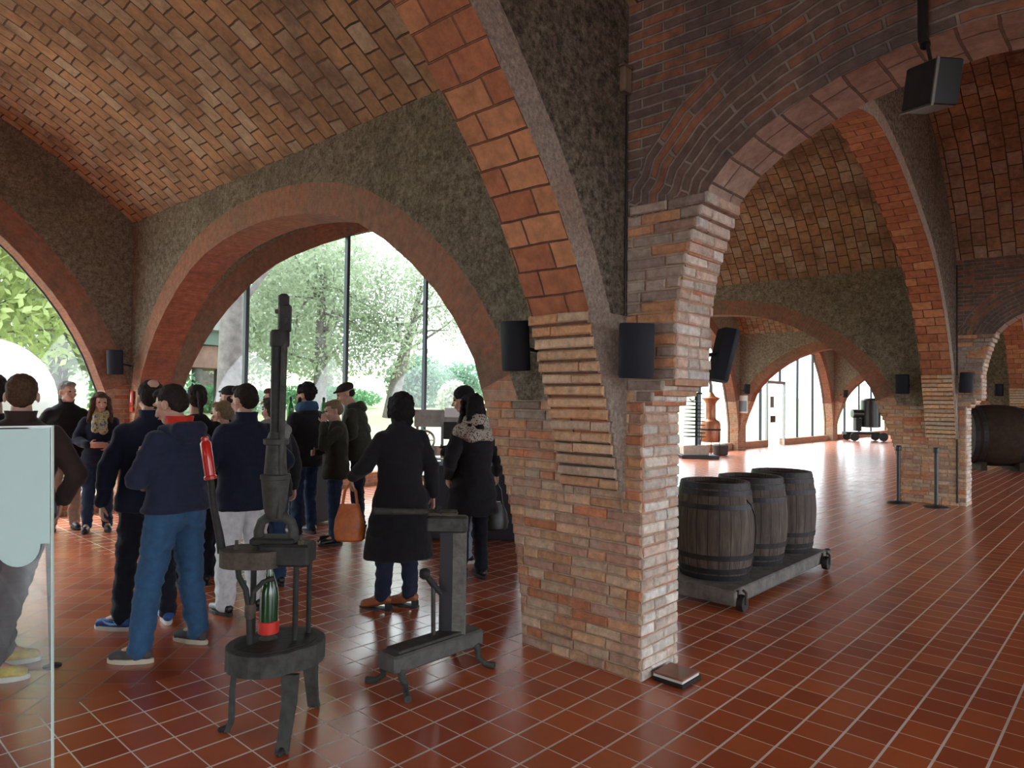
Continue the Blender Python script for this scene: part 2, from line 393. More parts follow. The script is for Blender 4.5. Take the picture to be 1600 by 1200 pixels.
def laid_pillar(X, full=True):
    mb = MB(); H = .066; n = 0; z = 0.0
    while z < 2.80:
        zc = z+H/2; ay = 2.21 if z < 1.62 else (2.15 if z < 1.67 else 2.08 if z < 1.74 else aisle_y(zc) or 1.9)
        ny = nave_y(zc) if z < 1.6 else 2.335
        ph = (n % 2)*.135+random.uniform(0, .04)
        if z >= 1.6 and z < 1.78:
            mb.box((X-.006, ay+.006, z), (X+TH+.006, 2.3, z+H), 'mortar')
        run(mb, Vector((X, ay, 0)), Vector((X, ny, 0)), Vector((-1, 0, 0)), z, H, PAL if z < 1.5 else GREY+PAL[:2] if z > 1.75 else PAL+GREY, ph)
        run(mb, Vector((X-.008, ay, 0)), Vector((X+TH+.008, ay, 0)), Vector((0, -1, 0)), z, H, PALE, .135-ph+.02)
        if z < 1.6 and full:
            run(mb, Vector((X, ny, 0)), Vector((X+TH, ny, 0)), Vector((0, 1, 0)), z, H, PAL, ph)
            run(mb, Vector((X+TH, ay, 0)), Vector((X+TH, ny, 0)), Vector((1, 0, 0)), z, H, PAL, ph)
        z += H; n += 1
    # corbel courses carrying the big arcade arch
    z = 1.11; n = 0; hc = .0705
    while z < 2.14:
        def dd(zz):
            for i in range(len(RIB)-1):
                if RIB[i][1] <= zz <= RIB[i+1][1]: return RIB[i][0]+(RIB[i+1][0]-RIB[i][0])*(zz-RIB[i][1])/(RIB[i+1][1]-RIB[i][1])
        d = dd(z+hc)+.012
        j = random.uniform(-.006, .006)
        mb.box((X-d+.034, 2.335, z), (X+.02, 2.775, z+hc), 'deep_joint')
        cut_ = random.choice((0, 0, .14, .3, .22)); pal = [PAL[3], PAL[6], PAL[7], PAL[1], PAL[8]]
        for u0, u1 in (((0, .45),) if not cut_ else ((0, cut_), (cut_, .45))):
            brick3d(mb, Vector((X-d+.024, 2.335+u0+.002, z+.011+random.uniform(-.002, .002))), Vector((0, 1, 0)), Vector((-1, 0, 0)), u1-u0-.005, hc-.017, .034+j, pick(pal))
        mb.box((X-d+.006, 2.322, z), (X, 2.345, z+hc), 'pale_plaster')
        brick3d(mb, Vector((X-d, 2.775, z+.006)), Vector((1, 0, 0)), Vector((0, 1, 0)), d, hc-.012, .012, pick(PAL))
        z += hc; n += 1
    return mb.build('wall_pillar', kind='structure')
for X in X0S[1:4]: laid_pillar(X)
#ARCH_END
# ------------------------------------------------------------------ object helpers
def thing(name, label, cat, loc=(0, 0, 0), rz=0, group=None):
    o = bpy.data.objects.new(name, None); COL.objects.link(o); o.empty_display_size = .2
    o.location = loc; o.rotation_euler = (0, 0, rz); o['label'] = label; o['category'] = cat
    if group: o['group'] = group
    return o
def tag(o, label, cat, group=None):
    o['label'] = label; o['category'] = cat
    if group: o['group'] = group
    return o
def frame_of(d):
    d = d.normalized(); a = Vector((0, 0, 1)) if abs(d.z) < .9 else Vector((1, 0, 0))
    x = a.cross(d).normalized(); return x, d.cross(x)
class Sh(MB):
    """adds round and turned shapes to the builder"""
    def rings(s, rs, mat, close=True, smooth=True, loop=False, col=None):
        n = len(rs[0])
        for a in range(len(rs)-(0 if loop else 1)):
            A, B = rs[a], rs[(a+1) % len(rs)]
            for i in range(n):
                k = (i+1) % n; s.face([A[i], A[k], B[k], B[i]], mat, [(i/n, a), ((i+1)/n, a), ((i+1)/n, a+1), (i/n, a+1)], col, smooth)
        if close and not loop:
            s.face(rs[0][::-1], mat, None, col); s.face(rs[-1], mat, None, col)
        return s
    def tube(s, pts, r, mat, n=12, close=True, sm=True):
        pts = [Vector(p) for p in pts]; rr = r if isinstance(r, (list, tuple)) else [r]*len(pts); rs = []; x = None
        for i, p in enumerate(pts):
            d = (pts[min(i+1, len(pts)-1)]-pts[max(i-1, 0)]).normalized()
            if x is None: x, y = frame_of(d)
            else:
                x = (x-d*x.dot(d)).normalized(); y = d.cross(x)
            rs.append([tuple(p+(x*math.cos(2*PI*k/n)+y*math.sin(2*PI*k/n))*rr[i]) for k in range(n)])
        return s.rings(rs, mat, close, sm)
    def lathe(s, prof, mat, c=(0, 0, 0), n=24, axis=(0, 0, 1), sm=True, sx=1, sy=1, ph=0):
        c = Vector(c); ax = Vector(axis).normalized()
        if abs(ax.z) > .999: x, y = Vector((1, 0, 0)), Vector((0, 1, 0))
        else: x, y = frame_of(ax)
        rs = [[tuple(c+ax*z+(x*math.cos(2*PI*k/n+ph)*sx+y*math.sin(2*PI*k/n+ph)*sy)*max(r, 1e-4)) for k in range(n)] for r, z in prof]
        return s.rings(rs, mat, True, sm)
    def ell(s, c, r, mat, n=14, m=9, rot=None):
        c = Vector(c); rs = []
        for j in range(m+1):
            t_ = -PI/2+PI*(j+.0)/m; q = []
            for k in range(n):
                p = Vector((math.cos(t_)*math.cos(2*PI*k/n)*r[0], math.cos(t_)*math.sin(2*PI*k/n)*r[1], math.sin(t_)*r[2]))
                if j in (0, m): p = Vector((math.cos(2*PI*k/n)*1e-4, math.sin(2*PI*k/n)*1e-4, math.sin(t_)*r[2]))
                if rot: p = rot @ p
                q.append(tuple(c+p))
            rs.append(q)
        return s.rings(rs, mat)
    def cap(s, a, b, ra, rb, mat, n=12):
        a, b = Vector(a), Vector(b); d = (b-a); l = d.length; d = d/l if l > 1e-6 else Vector((0, 0, 1)); P_, R_ = [], []
        for k in range(4): t_ = -PI/2+PI/2*k/4; P_.append(a+d*math.sin(t_)*ra); R_.append(max(math.cos(t_)*ra, 1e-4))
        P_.append(a); R_.append(ra); P_.append(b); R_.append(rb)
        for k in range(1, 5): t_ = PI/2*k/4; P_.append(b+d*math.sin(t_)*rb); R_.append(max(math.cos(t_)*rb, 1e-4))
        return s.tube(P_, R_, mat, n)
    def prism(s, out, z0, z1, mat, bev=0):
        """outline (x, y) list, counter-clockwise, extruded; a small chamfer on both rims"""
        c = Vector((sum(p[0] for p in out)/len(out), sum(p[1] for p in out)/len(out)))
        def ring(z, k): return [(c.x+(p[0]-c.x)*k, c.y+(p[1]-c.y)*k, z) for p in out]
        rs = [ring(z0, 1), ring(z1, 1)] if not bev else [ring(z0, 1-bev*3), ring(z0+bev*.4, 1), ring(z1-bev*.4, 1), ring(z1, 1-bev*3)]
        return s.rings(rs, mat, True, False)
    def obox(s, c, size, mat, rot=None, bev=0):
        c = Vector(c); hx, hy, hz_ = (q/2 for q in size); b = min(bev, hx*.9, hy*.9, hz_*.9)
        def ring(x, y, z): return [(x-b, -y, z), (x, -y+b, z), (x, y-b, z), (x-b, y, z), (-x+b, y, z), (-x, y-b, z), (-x, -y+b, z), (-x+b, -y, z)] if b else [(x, -y, z), (x, y, z), (-x, y, z), (-x, -y, z)]
        rs = [ring(hx, hy, -hz_), ring(hx, hy, hz_)] if not b else [ring(hx-b, hy-b, -hz_), ring(hx, hy, -hz_+b), ring(hx, hy, hz_-b), ring(hx-b, hy-b, hz_)]
        R = rot or Matrix.Identity(3)
        return s.rings([[tuple(c+R @ Vector(p)) for p in q] for q in rs], mat, True, False)
    def mesh_raw(s):
        me = bpy.data.meshes.new('raw'); me.from_pydata(s.v, [], s.f); bm = bmesh.new(); bm.from_mesh(me)
        bmesh.ops.remove_doubles(bm, verts=bm.verts, dist=2e-4); bmesh.ops.recalc_face_normals(bm, faces=bm.faces); bm.to_mesh(me); bm.free(); return me
    def remesh(s, name, parent, mat, vox=.01, sm=4, wr=0, wsc=(8, 8, 8), cut=None, fine=0, seed=0, fac=.5):
        """fuses all shapes of the builder to one continuous surface"""
        me = s.mesh_raw(); o = bpy.data.objects.new(name, me); COL.objects.link(o)
        r = o.modifiers.new('r', 'REMESH'); r.mode = 'VOXEL'; r.voxel_size = vox
        if sm: q = o.modifiers.new('s', 'SMOOTH'); q.factor = fac; q.iterations = sm
        dg = bpy.context.evaluated_depsgraph_get(); me2 = bpy.data.meshes.new_from_object(o.evaluated_get(dg)); o.modifiers.clear()
        o.data = me2; bpy.data.meshes.remove(me); me2.name = name
        if wr or cut or fine:
            ns = [v.normal.copy() for v in me2.vertices]; off = Vector((seed*3.1, seed*1.7, seed*.9))
            for v, n_ in zip(me2.vertices, ns):
                p = v.co.copy()
                if wr:
                    q = Vector((p.x*wsc[0], p.y*wsc[1], p.z*wsc[2]))+off
                    a = noise.noise(q); a = 1-abs(a)*2.6
                    v.co += n_*(a*wr+noise.noise(q*2.7)*wr*.45)
                if fine: v.co += n_*noise.noise(p*fine[0]+off)*fine[1]
                if cut: cut(v.co)
        me2.materials.clear(); me2.materials.append(M(mat)); me2.polygons.foreach_set('use_smooth', [True]*len(me2.polygons)); me2.update()
        if parent: o.parent = parent
        return o

# ------------------------------------------------------------------ people
simple('skin', (.52, .30, .22), .55, nscale=20, namt=.08)
simple('eye_dark', (.03, .02, .015), .2)
simple('lip', (.40, .15, .12), .5)
def cloth(name, c, rough=.9, ns=60, sheen=.3):
    m = simple(name, c, rough, nscale=ns*.4, namt=.15, bmp=.1, spec=.2); m.node_tree.nodes['Principled BSDF'].inputs['Sheen Weight'].default_value = sheen*.3; return m
for n_, c_ in dict(navy_padded=(.018, .024, .05), navy_wool=(.012, .016, .034), black_wool=(.010, .010, .013), black_coat=(.014, .014, .017), brown_jacket=(.035, .022, .020),
                   olive_parka=(.035, .036, .026), jeans_blue=(.035, .095, .19), jeans_dark=(.02, .04, .085), trousers_grey=(.11, .12, .14), trousers_black=(.012, .014, .022),
                   trousers_navy=(.018, .022, .045), trousers_beige=(.36, .30, .23), trousers_white=(.60, .61, .62), jeans_pale=(.30, .36, .45), red_lining=(.55, .035, .02),
                   scarf_blue=(.03, .075, .14), grey_fur=(.20, .20, .19)).items(): cloth(n_, c_)
for n_, c_ in dict(hair_black=(.010, .009, .010), hair_dark=(.022, .016, .014), hair_brown=(.07, .038, .02), hair_grey=(.20, .19, .18), hair_fair=(.20, .15, .09)).items():
    simple(n_, c_, .8, nscale=70, namt=.4, bmp=.8, spec=.25)
simple('shoe_blue', (.02, .07, .24), .6); simple('swoosh_blue', (.22, .45, .80), .5); simple('shoe_yellow', (.50, .38, .10), .7, nscale=20); simple('shoe_grey', (.06, .055, .055), .7, nscale=20)
simple('shoe_black', (.012, .012, .014), .35); simple('shoe_tan', (.30, .085, .03), .4, nscale=20); simple('sole_white', (.62, .62, .58), .7); simple('sole_cream', (.52, .47, .36), .8); simple('sole_dark', (.02, .02, .02), .6)
m, t, b = nt('speckled_scarf'); ob = obc(t)
vo = N(t, 'ShaderNodeTexVoronoi'); vo.inputs['Scale'].default_value = 55; L(t, ob, vo.inputs['Vector'])
L(t, ramp(t, vo.outputs['Distance'], [(.32, (.02, .02, .02)), (.42, (.45, .40, .34))]), b.inputs['Base Color']); b.inputs['Roughness'].default_value = .9
m, t, b = nt('patterned_scarf'); ob = obc(t)
L(t, ramp(t, noi(t, ob, 26, 3, .6), [(.38, (.05, .12, .16)), (.48, (.45, .42, .36)), (.56, (.50, .42, .10)), (.66, (.04, .05, .08))]), b.inputs['Base Color']); b.inputs['Roughness'].default_value = .9

ARMS = {  # (elbow, wrist, finger direction) for the left side, y mirrored for the right
    'down': ((-.03, .27, 1.14), (.05, .285, .90), (.05, 0, -1)),
    'front': ((.03, .265, 1.15), (.24, .11, 1.10), (.55, -.8, .05)),
    'phone': ((.06, .25, 1.15), (.28, .08, 1.24), (.5, -.3, .5)),
    'pocket': ((-.08, .30, 1.15), (.09, .22, .97), (.3, -.2, -1)),
    'chin': ((.16, .22, 1.20), (.16, .05, 1.46), (-.1, -.2, 1)),
    'bag': ((.05, .27, 1.15), (.20, .22, 1.02), (.8, 0, -.3)),
    'side': ((-.02, .28, 1.16), (.10, .33, .98), (.4, .15, -1)),
    'back': ((-.12, .26, 1.17), (-.16, .08, 1.00), (0, -1, -.2)),
}
def person(pos, ang, h, label, arms=('down', 'down'), feet=((.0, .11, 8), (.0, -.11, -8)), head=(0, 0), lean=0, coat='navy_wool', hem=.84, bulk=1.0, legs='jeans_dark',
           shoe='shoe_black', sole='sole_dark', hair='short', hcol='hair_dark', collar=None, hood=None, scarf=None, vox=.0075, legbulk=1.0, seed=1, heel=0, belt=False, female=False, slope=0, swoosh=False, collar_h=0, padded=False):
    """ang: world direction faced, degrees. feet: (forward, sideways, toe turn). head: (turn, nod) degrees."""
    root = thing('person', label, 'person', (pos[0], pos[1], 0), math.radians(ang)); root.scale = (h/1.75,)*3
    sw = .175 if female else .19
    Rl = Matrix.Rotation(math.radians(lean), 3, 'Y')
    hipc = Vector((0, 0, .95))
    def up(p):      # upper body leans about the hips
        p = Vector(p); return hipc+Rl @ (p-hipc) if p.z > .95 else p
    Rh = Matrix.Rotation(math.radians(head[0]), 3, 'Z') @ Matrix.Rotation(math.radians(head[1]), 3, 'Y')
    nk = up((0, 0, 1.50))
    def hd(p):      # head turns about the neck
        return nk+Vector((.006, 0, -.014))+Rh @ ((Vector(p)-Vector((0, 0, 1.50)))*1.05)
    RH = Rh
    B = Sh()
    # trunk, neck, head
    for z, cx, rx, ry in (): pass
    def loft(S, rows, mat, n=20):
        rs = []
        for z, cx, rx, ry in rows:
            q = []
            for k in range(n):
                a = 2*PI*k/n; q.append(tuple(up((cx+math.cos(a)*rx, math.sin(a)*ry, z))))
            rs.append(q)
        S.rings(rs, mat)
    k_ = .92 if female else 1
    loft(B, [(.86, 0, .085, .14), (.95, 0, .10, .155), (1.08, 0, .09, .135*k_), (1.22, .0, .10, .15*k_), (1.36, 0, .09, .15*k_), (1.42, -.005, .07, .11*k_), (1.48, -.005, .055, .065)], 'skin')
    B.cap(up((-.01, 0, 1.45)), hd((0, 0, 1.56)), .060, .056, 'skin')
    B.ell(hd((-.008, 0, 1.655)), (.101, .076, .096), 'skin', 18, 12, RH)
    B.ell(hd((.032, 0, 1.615)), (.066, .058, .088), 'skin', 16, 10, RH)
    B.ell(hd((.058, 0, 1.552)), (.036, .040, .030), 'skin', 12, 8, RH)
    B.cap(hd((.092, 0, 1.645)), hd((.117, 0, 1.606)), .008, .0145, 'skin', 8)
    B.cap(hd((.088, .035, 1.668)), hd((.088, -.035, 1.668)), .012, .012, 'skin', 8)
    B.cap(hd((.070, .042, 1.615)), hd((.078, .03, 1.60)), .018, .018, 'skin', 8); B.cap(hd((.070, -.042, 1.615)), hd((.078, -.03, 1.60)), .018, .018, 'skin', 8)
    B.cap(hd((.094, .016, 1.577)), hd((.094, -.016, 1.577)), .009, .009, 'skin', 8)
    for s_ in (1, -1): B.ell(hd((-.008, s_*.080, 1.622)), (.020, .010, .033), 'skin', 10, 8, RH)
    # arms and hands
    AJ = []
    for s_, an in ((1, arms[0]), (-1, arms[1])):
        e, w_, fd = ARMS[an] if isinstance(an, str) else an
        sh = up((0, s_*(sw-.012), 1.385)); e = up((e[0], s_*e[1]*(.93 if female else 1), e[2])); w_ = up((w_[0], s_*w_[1], w_[2])) ; fd = (Vector((fd[0], s_*fd[1], fd[2]))).normalized()
        AJ.append((sh, e, w_, fd, s_))
        B.cap(sh, e, .040, .036, 'skin'); B.cap(e, w_, .038, .026, 'skin')
        side = fd.cross(Vector((0, s_, 0)) if abs(fd.y) < .7 else Vector((1, 0, 0))).normalized(); pn = side.cross(fd).normalized()
        if pn.y*s_ > 0: pn = -pn
        pc = w_+fd*.05
        for k in (-1, -.35, .35, 1): B.cap(w_+fd*.01+side*k*.016, w_+fd*.082+side*k*.030, .0125, .0115, 'skin', 8)
        for k, ln in ((-1, .058), (-.35, .070), (.35, .066), (1, .050)):
            a = w_+fd*.085+side*k*.031; b1 = a+(fd*.9+pn*.35).normalized()*ln*.55; c1 = b1+(fd*.45+pn*.9).normalized()*ln*.5
            B.cap(a, b1, .0095, .0088, 'skin', 8); B.cap(b1, c1, .0088, .0075, 'skin', 8)
        a = w_+fd*.03-side*.026; b1 = a+(fd*.5-side*.75+pn*.3).normalized()*.042; B.cap(a, b1, .0125, .0105, 'skin', 8); B.cap(b1, b1+(fd*.9-side*.1+pn*.4).normalized()*.032, .0105, .008, 'skin', 8)
    # legs
    LJ = []
    for s_, (fx, fy, ft) in ((1, feet[0]), (-1, feet[1])):
        an = Vector((fx, fy, .10+heel)); hp = Vector((0, s_*.09, .92)); kn = (an+hp)/2+Vector((.025, 0, -.0)); kn.z = .50; td = Vector((math.cos(math.radians(ft)), math.sin(math.radians(ft)), 0))
        LJ.append((hp, kn, an, td, s_))
        B.cap(hp, kn, .078, .052, 'skin'); B.cap(kn, an, .050, .036, 'skin'); B.cap(an, an+td*.10-Vector((0, 0, .04+heel)), .035, .028, 'skin')
    B.remesh('body', root, 'skin', vox, 2)
    for s_ in (1, -1):
        e_ = Sh(); e_.ell(hd((.0905, s_*.030, 1.648)), (.011, .014, .008), 'eye_dark', 10, 7, RH); e_.build('eye', root)
    mo = Sh(); mo.cap(hd((.1015, .018, 1.577)), hd((.1015, -.018, 1.577)), .005, .005, 'lip', 8); mo.build('lips', root)
    # trousers
    T = Sh(); lb = legbulk
    T.cap((0, .06, .95), (0, -.06, .95), .105, .105, legs); T.ell((-.035, .07, .90), (.10, .10, .11), legs); T.ell((-.035, -.07, .90), (.10, .10, .11), legs)
    for hp, kn, an, td, s_ in LJ:
        T.cap(hp, kn, .098*lb, .072*lb, legs); T.cap(kn, an+Vector((0, 0, -.01)), .072*lb, .060*lb, legs)
    T.remesh('trousers', root, legs, .011, 3, .009, (8, 8, 13), seed=seed)
    # shoes
    for hp, kn, an, td, s_ in LJ:
        sd = Vector((-td.y, td.x, 0)); S = Sh()
        S.cap(an-td*.03+Vector((0, 0, -.035)), an+td*.06+Vector((0, 0, -.045-heel*.5)), .042, .042, shoe); S.cap(an+td*.05+Vector((0, 0, -.045-heel*.5)), Vector((an.x, an.y, .04))+td*.155, .042, .036, shoe)
        S.cap(an-td*.045+Vector((0, 0, -.045)), an+Vector((0, 0, .0)), .036, .044, shoe)
        lo = .018
        def cut(co):
            if co.z < lo: co.z = lo
        so = S.remesh('shoe', root, shoe, .008, 3, cut=cut)
        K = Sh(); out = []
        ctr = Vector((an.x, an.y, 0))+td*.055
        for k in range(20):
            a = 2*PI*k/20; lx = math.cos(a); w2 = .044 if lx > 0 else .037
            out.append((ctr.x+td.x*lx*.146+sd.x*math.sin(a)*w2, ctr.y+td.y*lx*.146+sd.y*math.sin(a)*w2))
        if heel: 
            K.prism(out, .008, .022, sole); K.obox(Vector((an.x, an.y, .03))-td*.05, (.045, .045, .06), sole, Matrix.Rotation(math.atan2(td.y, td.x), 3, 'Z'))
        else: K.prism(out, 0, .03, sole, .012)
        K.build('sole', so)
        if swoosh:
            for ss in (1, -1):
                Q = Sh(); pts = [Vector((an.x, an.y, 0))+td*(-.01+.13*u)+sd*ss*(.047+.004*math.sin(u*PI))+Vector((0, 0, .052+.03*abs(u-.35)**1.3*1.6)) for u in (0, .2, .4, .7, 1)]
                Q.tube([pts[1]+Vector((0, 0, .02))-td*.0, pts[1]-td*.02, pts[2], pts[3], pts[4]+Vector((0, 0, .008))], [.003, .008, .009, .006, .002], 'swoosh_blue', 8); Q.build('side_stripe', so)
    # coat
    C = Sh(); g_ = bulk
    fx = [j[2] for j in LJ]; hc = (fx[0]+fx[1])/2; kz = lambda z: max(0, (.95-z)/.85)
    rows = []
    if hem < .95:
        for i in range(4):
            z = hem+(.95-hem)*i/4; fl = (.95-z)*(.10 if female else .04)
            rows.append((z, hc.x*kz(z)*.7, (.150+fl)*g_, (.195+fl+abs(fx[0].y-fx[1].y)*.12*kz(z))*g_))
    rows += [(.95, -.01, .148*g_, .19*g_), (1.06, 0, .135*g_, .175*g_*k_), (1.18, .0, .138*g_, .185*g_*k_), (1.30, -.005, .135*g_, .20*g_*k_), (1.36, -.01, .120*g_, .195*k_*min(g_, 1.08)), (1.41, -.012, .105, .170*k_), (1.45, -.012, .090, .125*k_), (1.48, -.01, .074, .085), (1.495, -.01, .064, .068)]
    rows = [r for r in rows if r[0] >= hem]
    rows.sort(); loft(C, rows, coat, 28)
    for sh, e, w_, fd, s_ in AJ:
        C.cap(sh+Vector((0, -.012*s_, -.012)), e, .066*min(g_, 1.1), .057*g_, coat); C.cap(e, w_-(w_-e).normalized()*.015, .057*g_, .044*g_, coat)
    C.remesh('coat', root, coat, .011, 4, .011 if not padded else .012, (5, 5, 8) if not padded else (2.5, 2.5, 13), seed=seed+5)
    if collar or collar_h:
        K = Sh(); rs = []
        for z, r in ((1.455, .078), (1.50+collar_h*.3, .072), (1.525+collar_h, .078), (1.525+collar_h, .066), (1.47, .058)):
            rs.append([tuple(up((-.012+math.cos(2*PI*k/18)*r*1.12, math.sin(2*PI*k/18)*r*1.1, z-(.035 if math.cos(2*PI*k/18) > .6 else 0)))) for k in range(18)])
        K.rings(rs, collar or coat, False, True, loop=True); K.build('collar', root)
    if hood:
        K = Sh(); K.cap(up((-.10, .08, 1.455)), up((-.10, -.08, 1.455)), .055, .055, hood); K.cap(up((-.12, .05, 1.41)), up((-.12, -.05, 1.41)), .05, .05, hood); K.cap(up((-.10, .08, 1.455)), up((.02, .105, 1.455)), .05, .03, hood); K.cap(up((-.10, -.08, 1.455)), up((.02, -.105, 1.455)), .05, .03, hood)
        K.remesh('hood', root, hood, .011, 3, .004, seed=seed)
    if scarf:
        K = Sh()
        for z, r, rr in ((1.47, .085, .038), (1.51, .078, .036)):
            ps = [up((-.01+math.cos(2*PI*k/14)*r*1.1, math.sin(2*PI*k/14)*r*1.15, z-.02*math.cos(2*PI*k/14))) for k in range(15)]
            for i in range(14): K.cap(ps[i], ps[i+1], rr, rr, scarf, 8)
        if scarf == 'patterned_scarf': K.cap(up((.10, .03, 1.45)), up((.14, .04, 1.28)), .045, .055, scarf); K.cap(up((.10, -.04, 1.44)), up((.14, -.04, 1.30)), .045, .05, scarf)
        if scarf == 'speckled_scarf': K.cap(up((-.05, .17, 1.40)), up((-.06, -.17, 1.40)), .07, .07, scarf); K.cap(up((-.10, .1, 1.36)), up((-.10, -.1, 1.36)), .07, .07, scarf)
        K.remesh('scarf', root, scarf, .010, 2, .006, (10, 10, 10), seed=seed)
    # hair
    H_ = Sh(); fn = (65, .0055)
    
    def E(c, r): H_.ell(hd(c), r, hcol, 18, 12, RH)
    if hair in ('short', 'curly', 'long', 'bob', 'tail', 'bald'):
        E((-.022, 0, 1.678), (.098, .083, .088)); E((-.050, 0, 1.640), (.070, .078, .080)); E((.040, 0, 1.722), (.052, .062, .036))
        if hair == 'curly':
            for k in range(70):
                a = random.uniform(0, 2*PI); u = random.uniform(-.35, 1); rr = math.sqrt(max(0, 1-u*u)); p = (-.025+.1*rr*math.cos(a), .086*rr*math.sin(a), 1.685+.085*u)
                if p[0] > .05 and p[2] < 1.71: continue
                E(p, (.024, .024, .024))
            H_.cap(hd((.03, .062, 1.60)), hd((.07, .03, 1.545)), .022, .022, hcol); H_.cap(hd((.03, -.062, 1.60)), hd((.07, -.03, 1.545)), .022, .022, hcol); H_.cap(hd((.075, .03, 1.54)), hd((.075, -.03, 1.54)), .024, .024, hcol)
            fn = (60, .006)
        if hair == 'bob':
            E((-.035, 0, 1.66), (.108, .100, .105)); E((-.045, 0, 1.60), (.085, .105, .09)); H_.cap(hd((.03, .075, 1.69)), hd((.01, .085, 1.575)), .027, .024, hcol); H_.cap(hd((.03, -.075, 1.69)), hd((.01, -.085, 1.575)), .027, .024, hcol); H_.cap(hd((-.05, .05, 1.58)), hd((-.06, -.05, 1.53)), .045, .04, hcol); fn = (40, .009)
        if hair == 'long':
            E((-.03, 0, 1.67), (.103, .092, .098))
            for s_ in (1, -1): H_.cap(hd((.02, s_*.078, 1.68)), hd((.035, s_*.095, 1.54)), .032, .036, hcol); H_.cap(hd((.035, s_*.095, 1.54)), up((.06, s_*.12, 1.38)), .036, .028, hcol); H_.cap(hd((-.05, s_*.06, 1.64)), up((-.08, s_*.09, 1.36)), .05, .04, hcol)
            H_.cap(hd((-.06, 0, 1.64)), up((-.11, 0, 1.36)), .06, .05, hcol); fn = (35, .010)
        if hair == 'tail':
            H_.cap(hd((-.10, 0, 1.69)), hd((-.145, 0, 1.66)), .03, .034, hcol); H_.cap(hd((-.145, 0, 1.66)), hd((-.15, 0, 1.52)), .032, .018, hcol)
    if hair == 'bald':
        K = Sh(); K.ell(hd((-.079, 0, 1.712)), (.044, .040, .040), 'skin', 18, 12, RH); K.build('bald_spot', root)
    if hair == 'beanie':
        E((-.016, 0, 1.690), (.106, .088, .084)); E((-.016, 0, 1.672), (.110, .093, .050))
    if hair == 'cap':
        E((-.016, 0, 1.695), (.110, .092, .068)); E((.075, 0, 1.694), (.060, .062, .016)); fn = (20, .002)
    front = hd((.2, 0, 1.6)); hx = RH @ Vector((1, 0, 0))
    def facecut(co):     # keep the face clear
        q = RH.inverted() @ (co-hd((0, 0, 1.65)))
        if hair in ('short', 'tail', 'bald') and q.x > .035 and q.z < .055 and abs(q.y) < .09: co -= hx*(q.x-.035)
        if hair in ('bob', 'long') and q.x > .055 and q.z < .05 and abs(q.y) < .062: co -= hx*(q.x-.055)
    H_.remesh('hair' if hair not in ('beanie', 'cap') else 'hat', root, hcol, .0075, 2, fine=fn, cut=facecut, seed=seed)
    if hair == 'beanie' or hair == 'cap':
        K = Sh(); K.ell(hd((-.045, 0, 1.625)), (.064, .076, .055), 'hair_dark', 14, 9, RH); K.remesh('hair', root, 'hair_dark', .008, 2, fine=(90, .003))
    root['_up'] = 0; del root['_up']
    return root, up, hd, AJ
# ------------------------------------------------------------------ the visitors
person((1.06, 5.62), 80, 1.77, 'person cut off by the left edge of the photo, only dark hair in view', coat='black_coat', legs='trousers_black', hair='short', hcol='hair_dark', seed=3)
person((1.10, 5.06), 74, 1.76, 'person in brown jacket, grey trousers and yellow shoes behind the cyan glass panel', arms=('pocket', 'pocket'), feet=((.06, .06, -95), (-.22, .10, -100)), coat='brown_jacket', hem=.88, legs='trousers_grey', shoe='shoe_yellow', sole='sole_white', hcol='hair_brown', hair='short', collar_h=.01, seed=4, legbulk=1.05)
person((2.58, 9.75), 262, 1.80, 'grey-haired person in black jacket and beige trousers facing the camera', arms=('pocket', 'pocket'), head=(25, 5), coat='black_coat', hem=.84, legs='trousers_beige', hair='short', hcol='hair_grey', collar_h=.02, seed=5, vox=.009)
person((2.83, 9.35), 252, 1.67, 'person with long brown hair and patterned scarf facing the camera', arms=('front', 'front'), coat='navy_wool', hem=.86, legs='jeans_dark', hair='long', hcol='hair_brown', scarf='patterned_scarf', female=True, head=(10, 8), seed=6, vox=.009)
person((1.92, 5.26), 84, 1.75, 'person with a bald spot, navy jacket and blue trainers, back to the camera', arms=('down', 'pocket'), feet=((.04, .15, 40), (.02, -.15, -10)), coat='navy_wool', hem=.84, bulk=1.06, legs='trousers_black', shoe='shoe_blue', sole='sole_white', hair='bald', hcol='hair_dark', collar_h=.02, seed=7, swoosh=True, head=(0, 12))
person((1.86, 4.63), 108, 1.72, 'person in blue jeans and navy padded jacket with red collar, arms folded', arms=('front', 'phone'), feet=((.03, .22, 26), (.0, -.19, 6)), coat='navy_padded', hem=.93, bulk=1.14, legs='jeans_blue', legbulk=1.12, shoe='shoe_grey', sole='sole_cream', hair='short', hcol='hair_dark', collar='red_lining', collar_h=.02, hood='navy_padded', seed=8, head=(14, 22), padded=True)
person((2.62, 6.15), 80, 1.74, 'person with a dark ponytail half hidden behind the navy padded jacket', coat='black_coat', legs='trousers_black', hair='tail', hcol='hair_dark', female=True, seed=9)
person((2.57, 5.14), 88, 1.74, 'person in a long navy coat over white trousers, standing behind the tall iron press', arms=('front', 'pocket'), feet=((.0, .13, 10), (.0, -.12, -15)), coat='navy_wool', hem=.80, bulk=1.08, legs='trousers_white', legbulk=1.15, hair='short', hcol='hair_dark', collar_h=.015, seed=10, head=(18, 8))
person((2.98, 6.38), 120, 1.60, 'shorter person with fair grey hair partly hidden left of the navy coat', arms=('front', 'front'), coat='navy_wool', hcol='hair_fair', hair='short', female=True, seed=11, head=(0, 10))
person((3.52, 7.42), 110, 1.76, 'person in a dark flat cap standing behind the fair-haired person', coat='black_coat', hair='cap', hcol='hair_black', hood='grey_fur', seed=12, vox=.009)
person((3.05, 5.62), 95, 1.64, 'person in a grey fur hood between the navy coat and the iron press', coat='black_coat', hair='short', hcol='hair_dark', hood='grey_fur', scarf='grey_fur', seed=13, female=True)
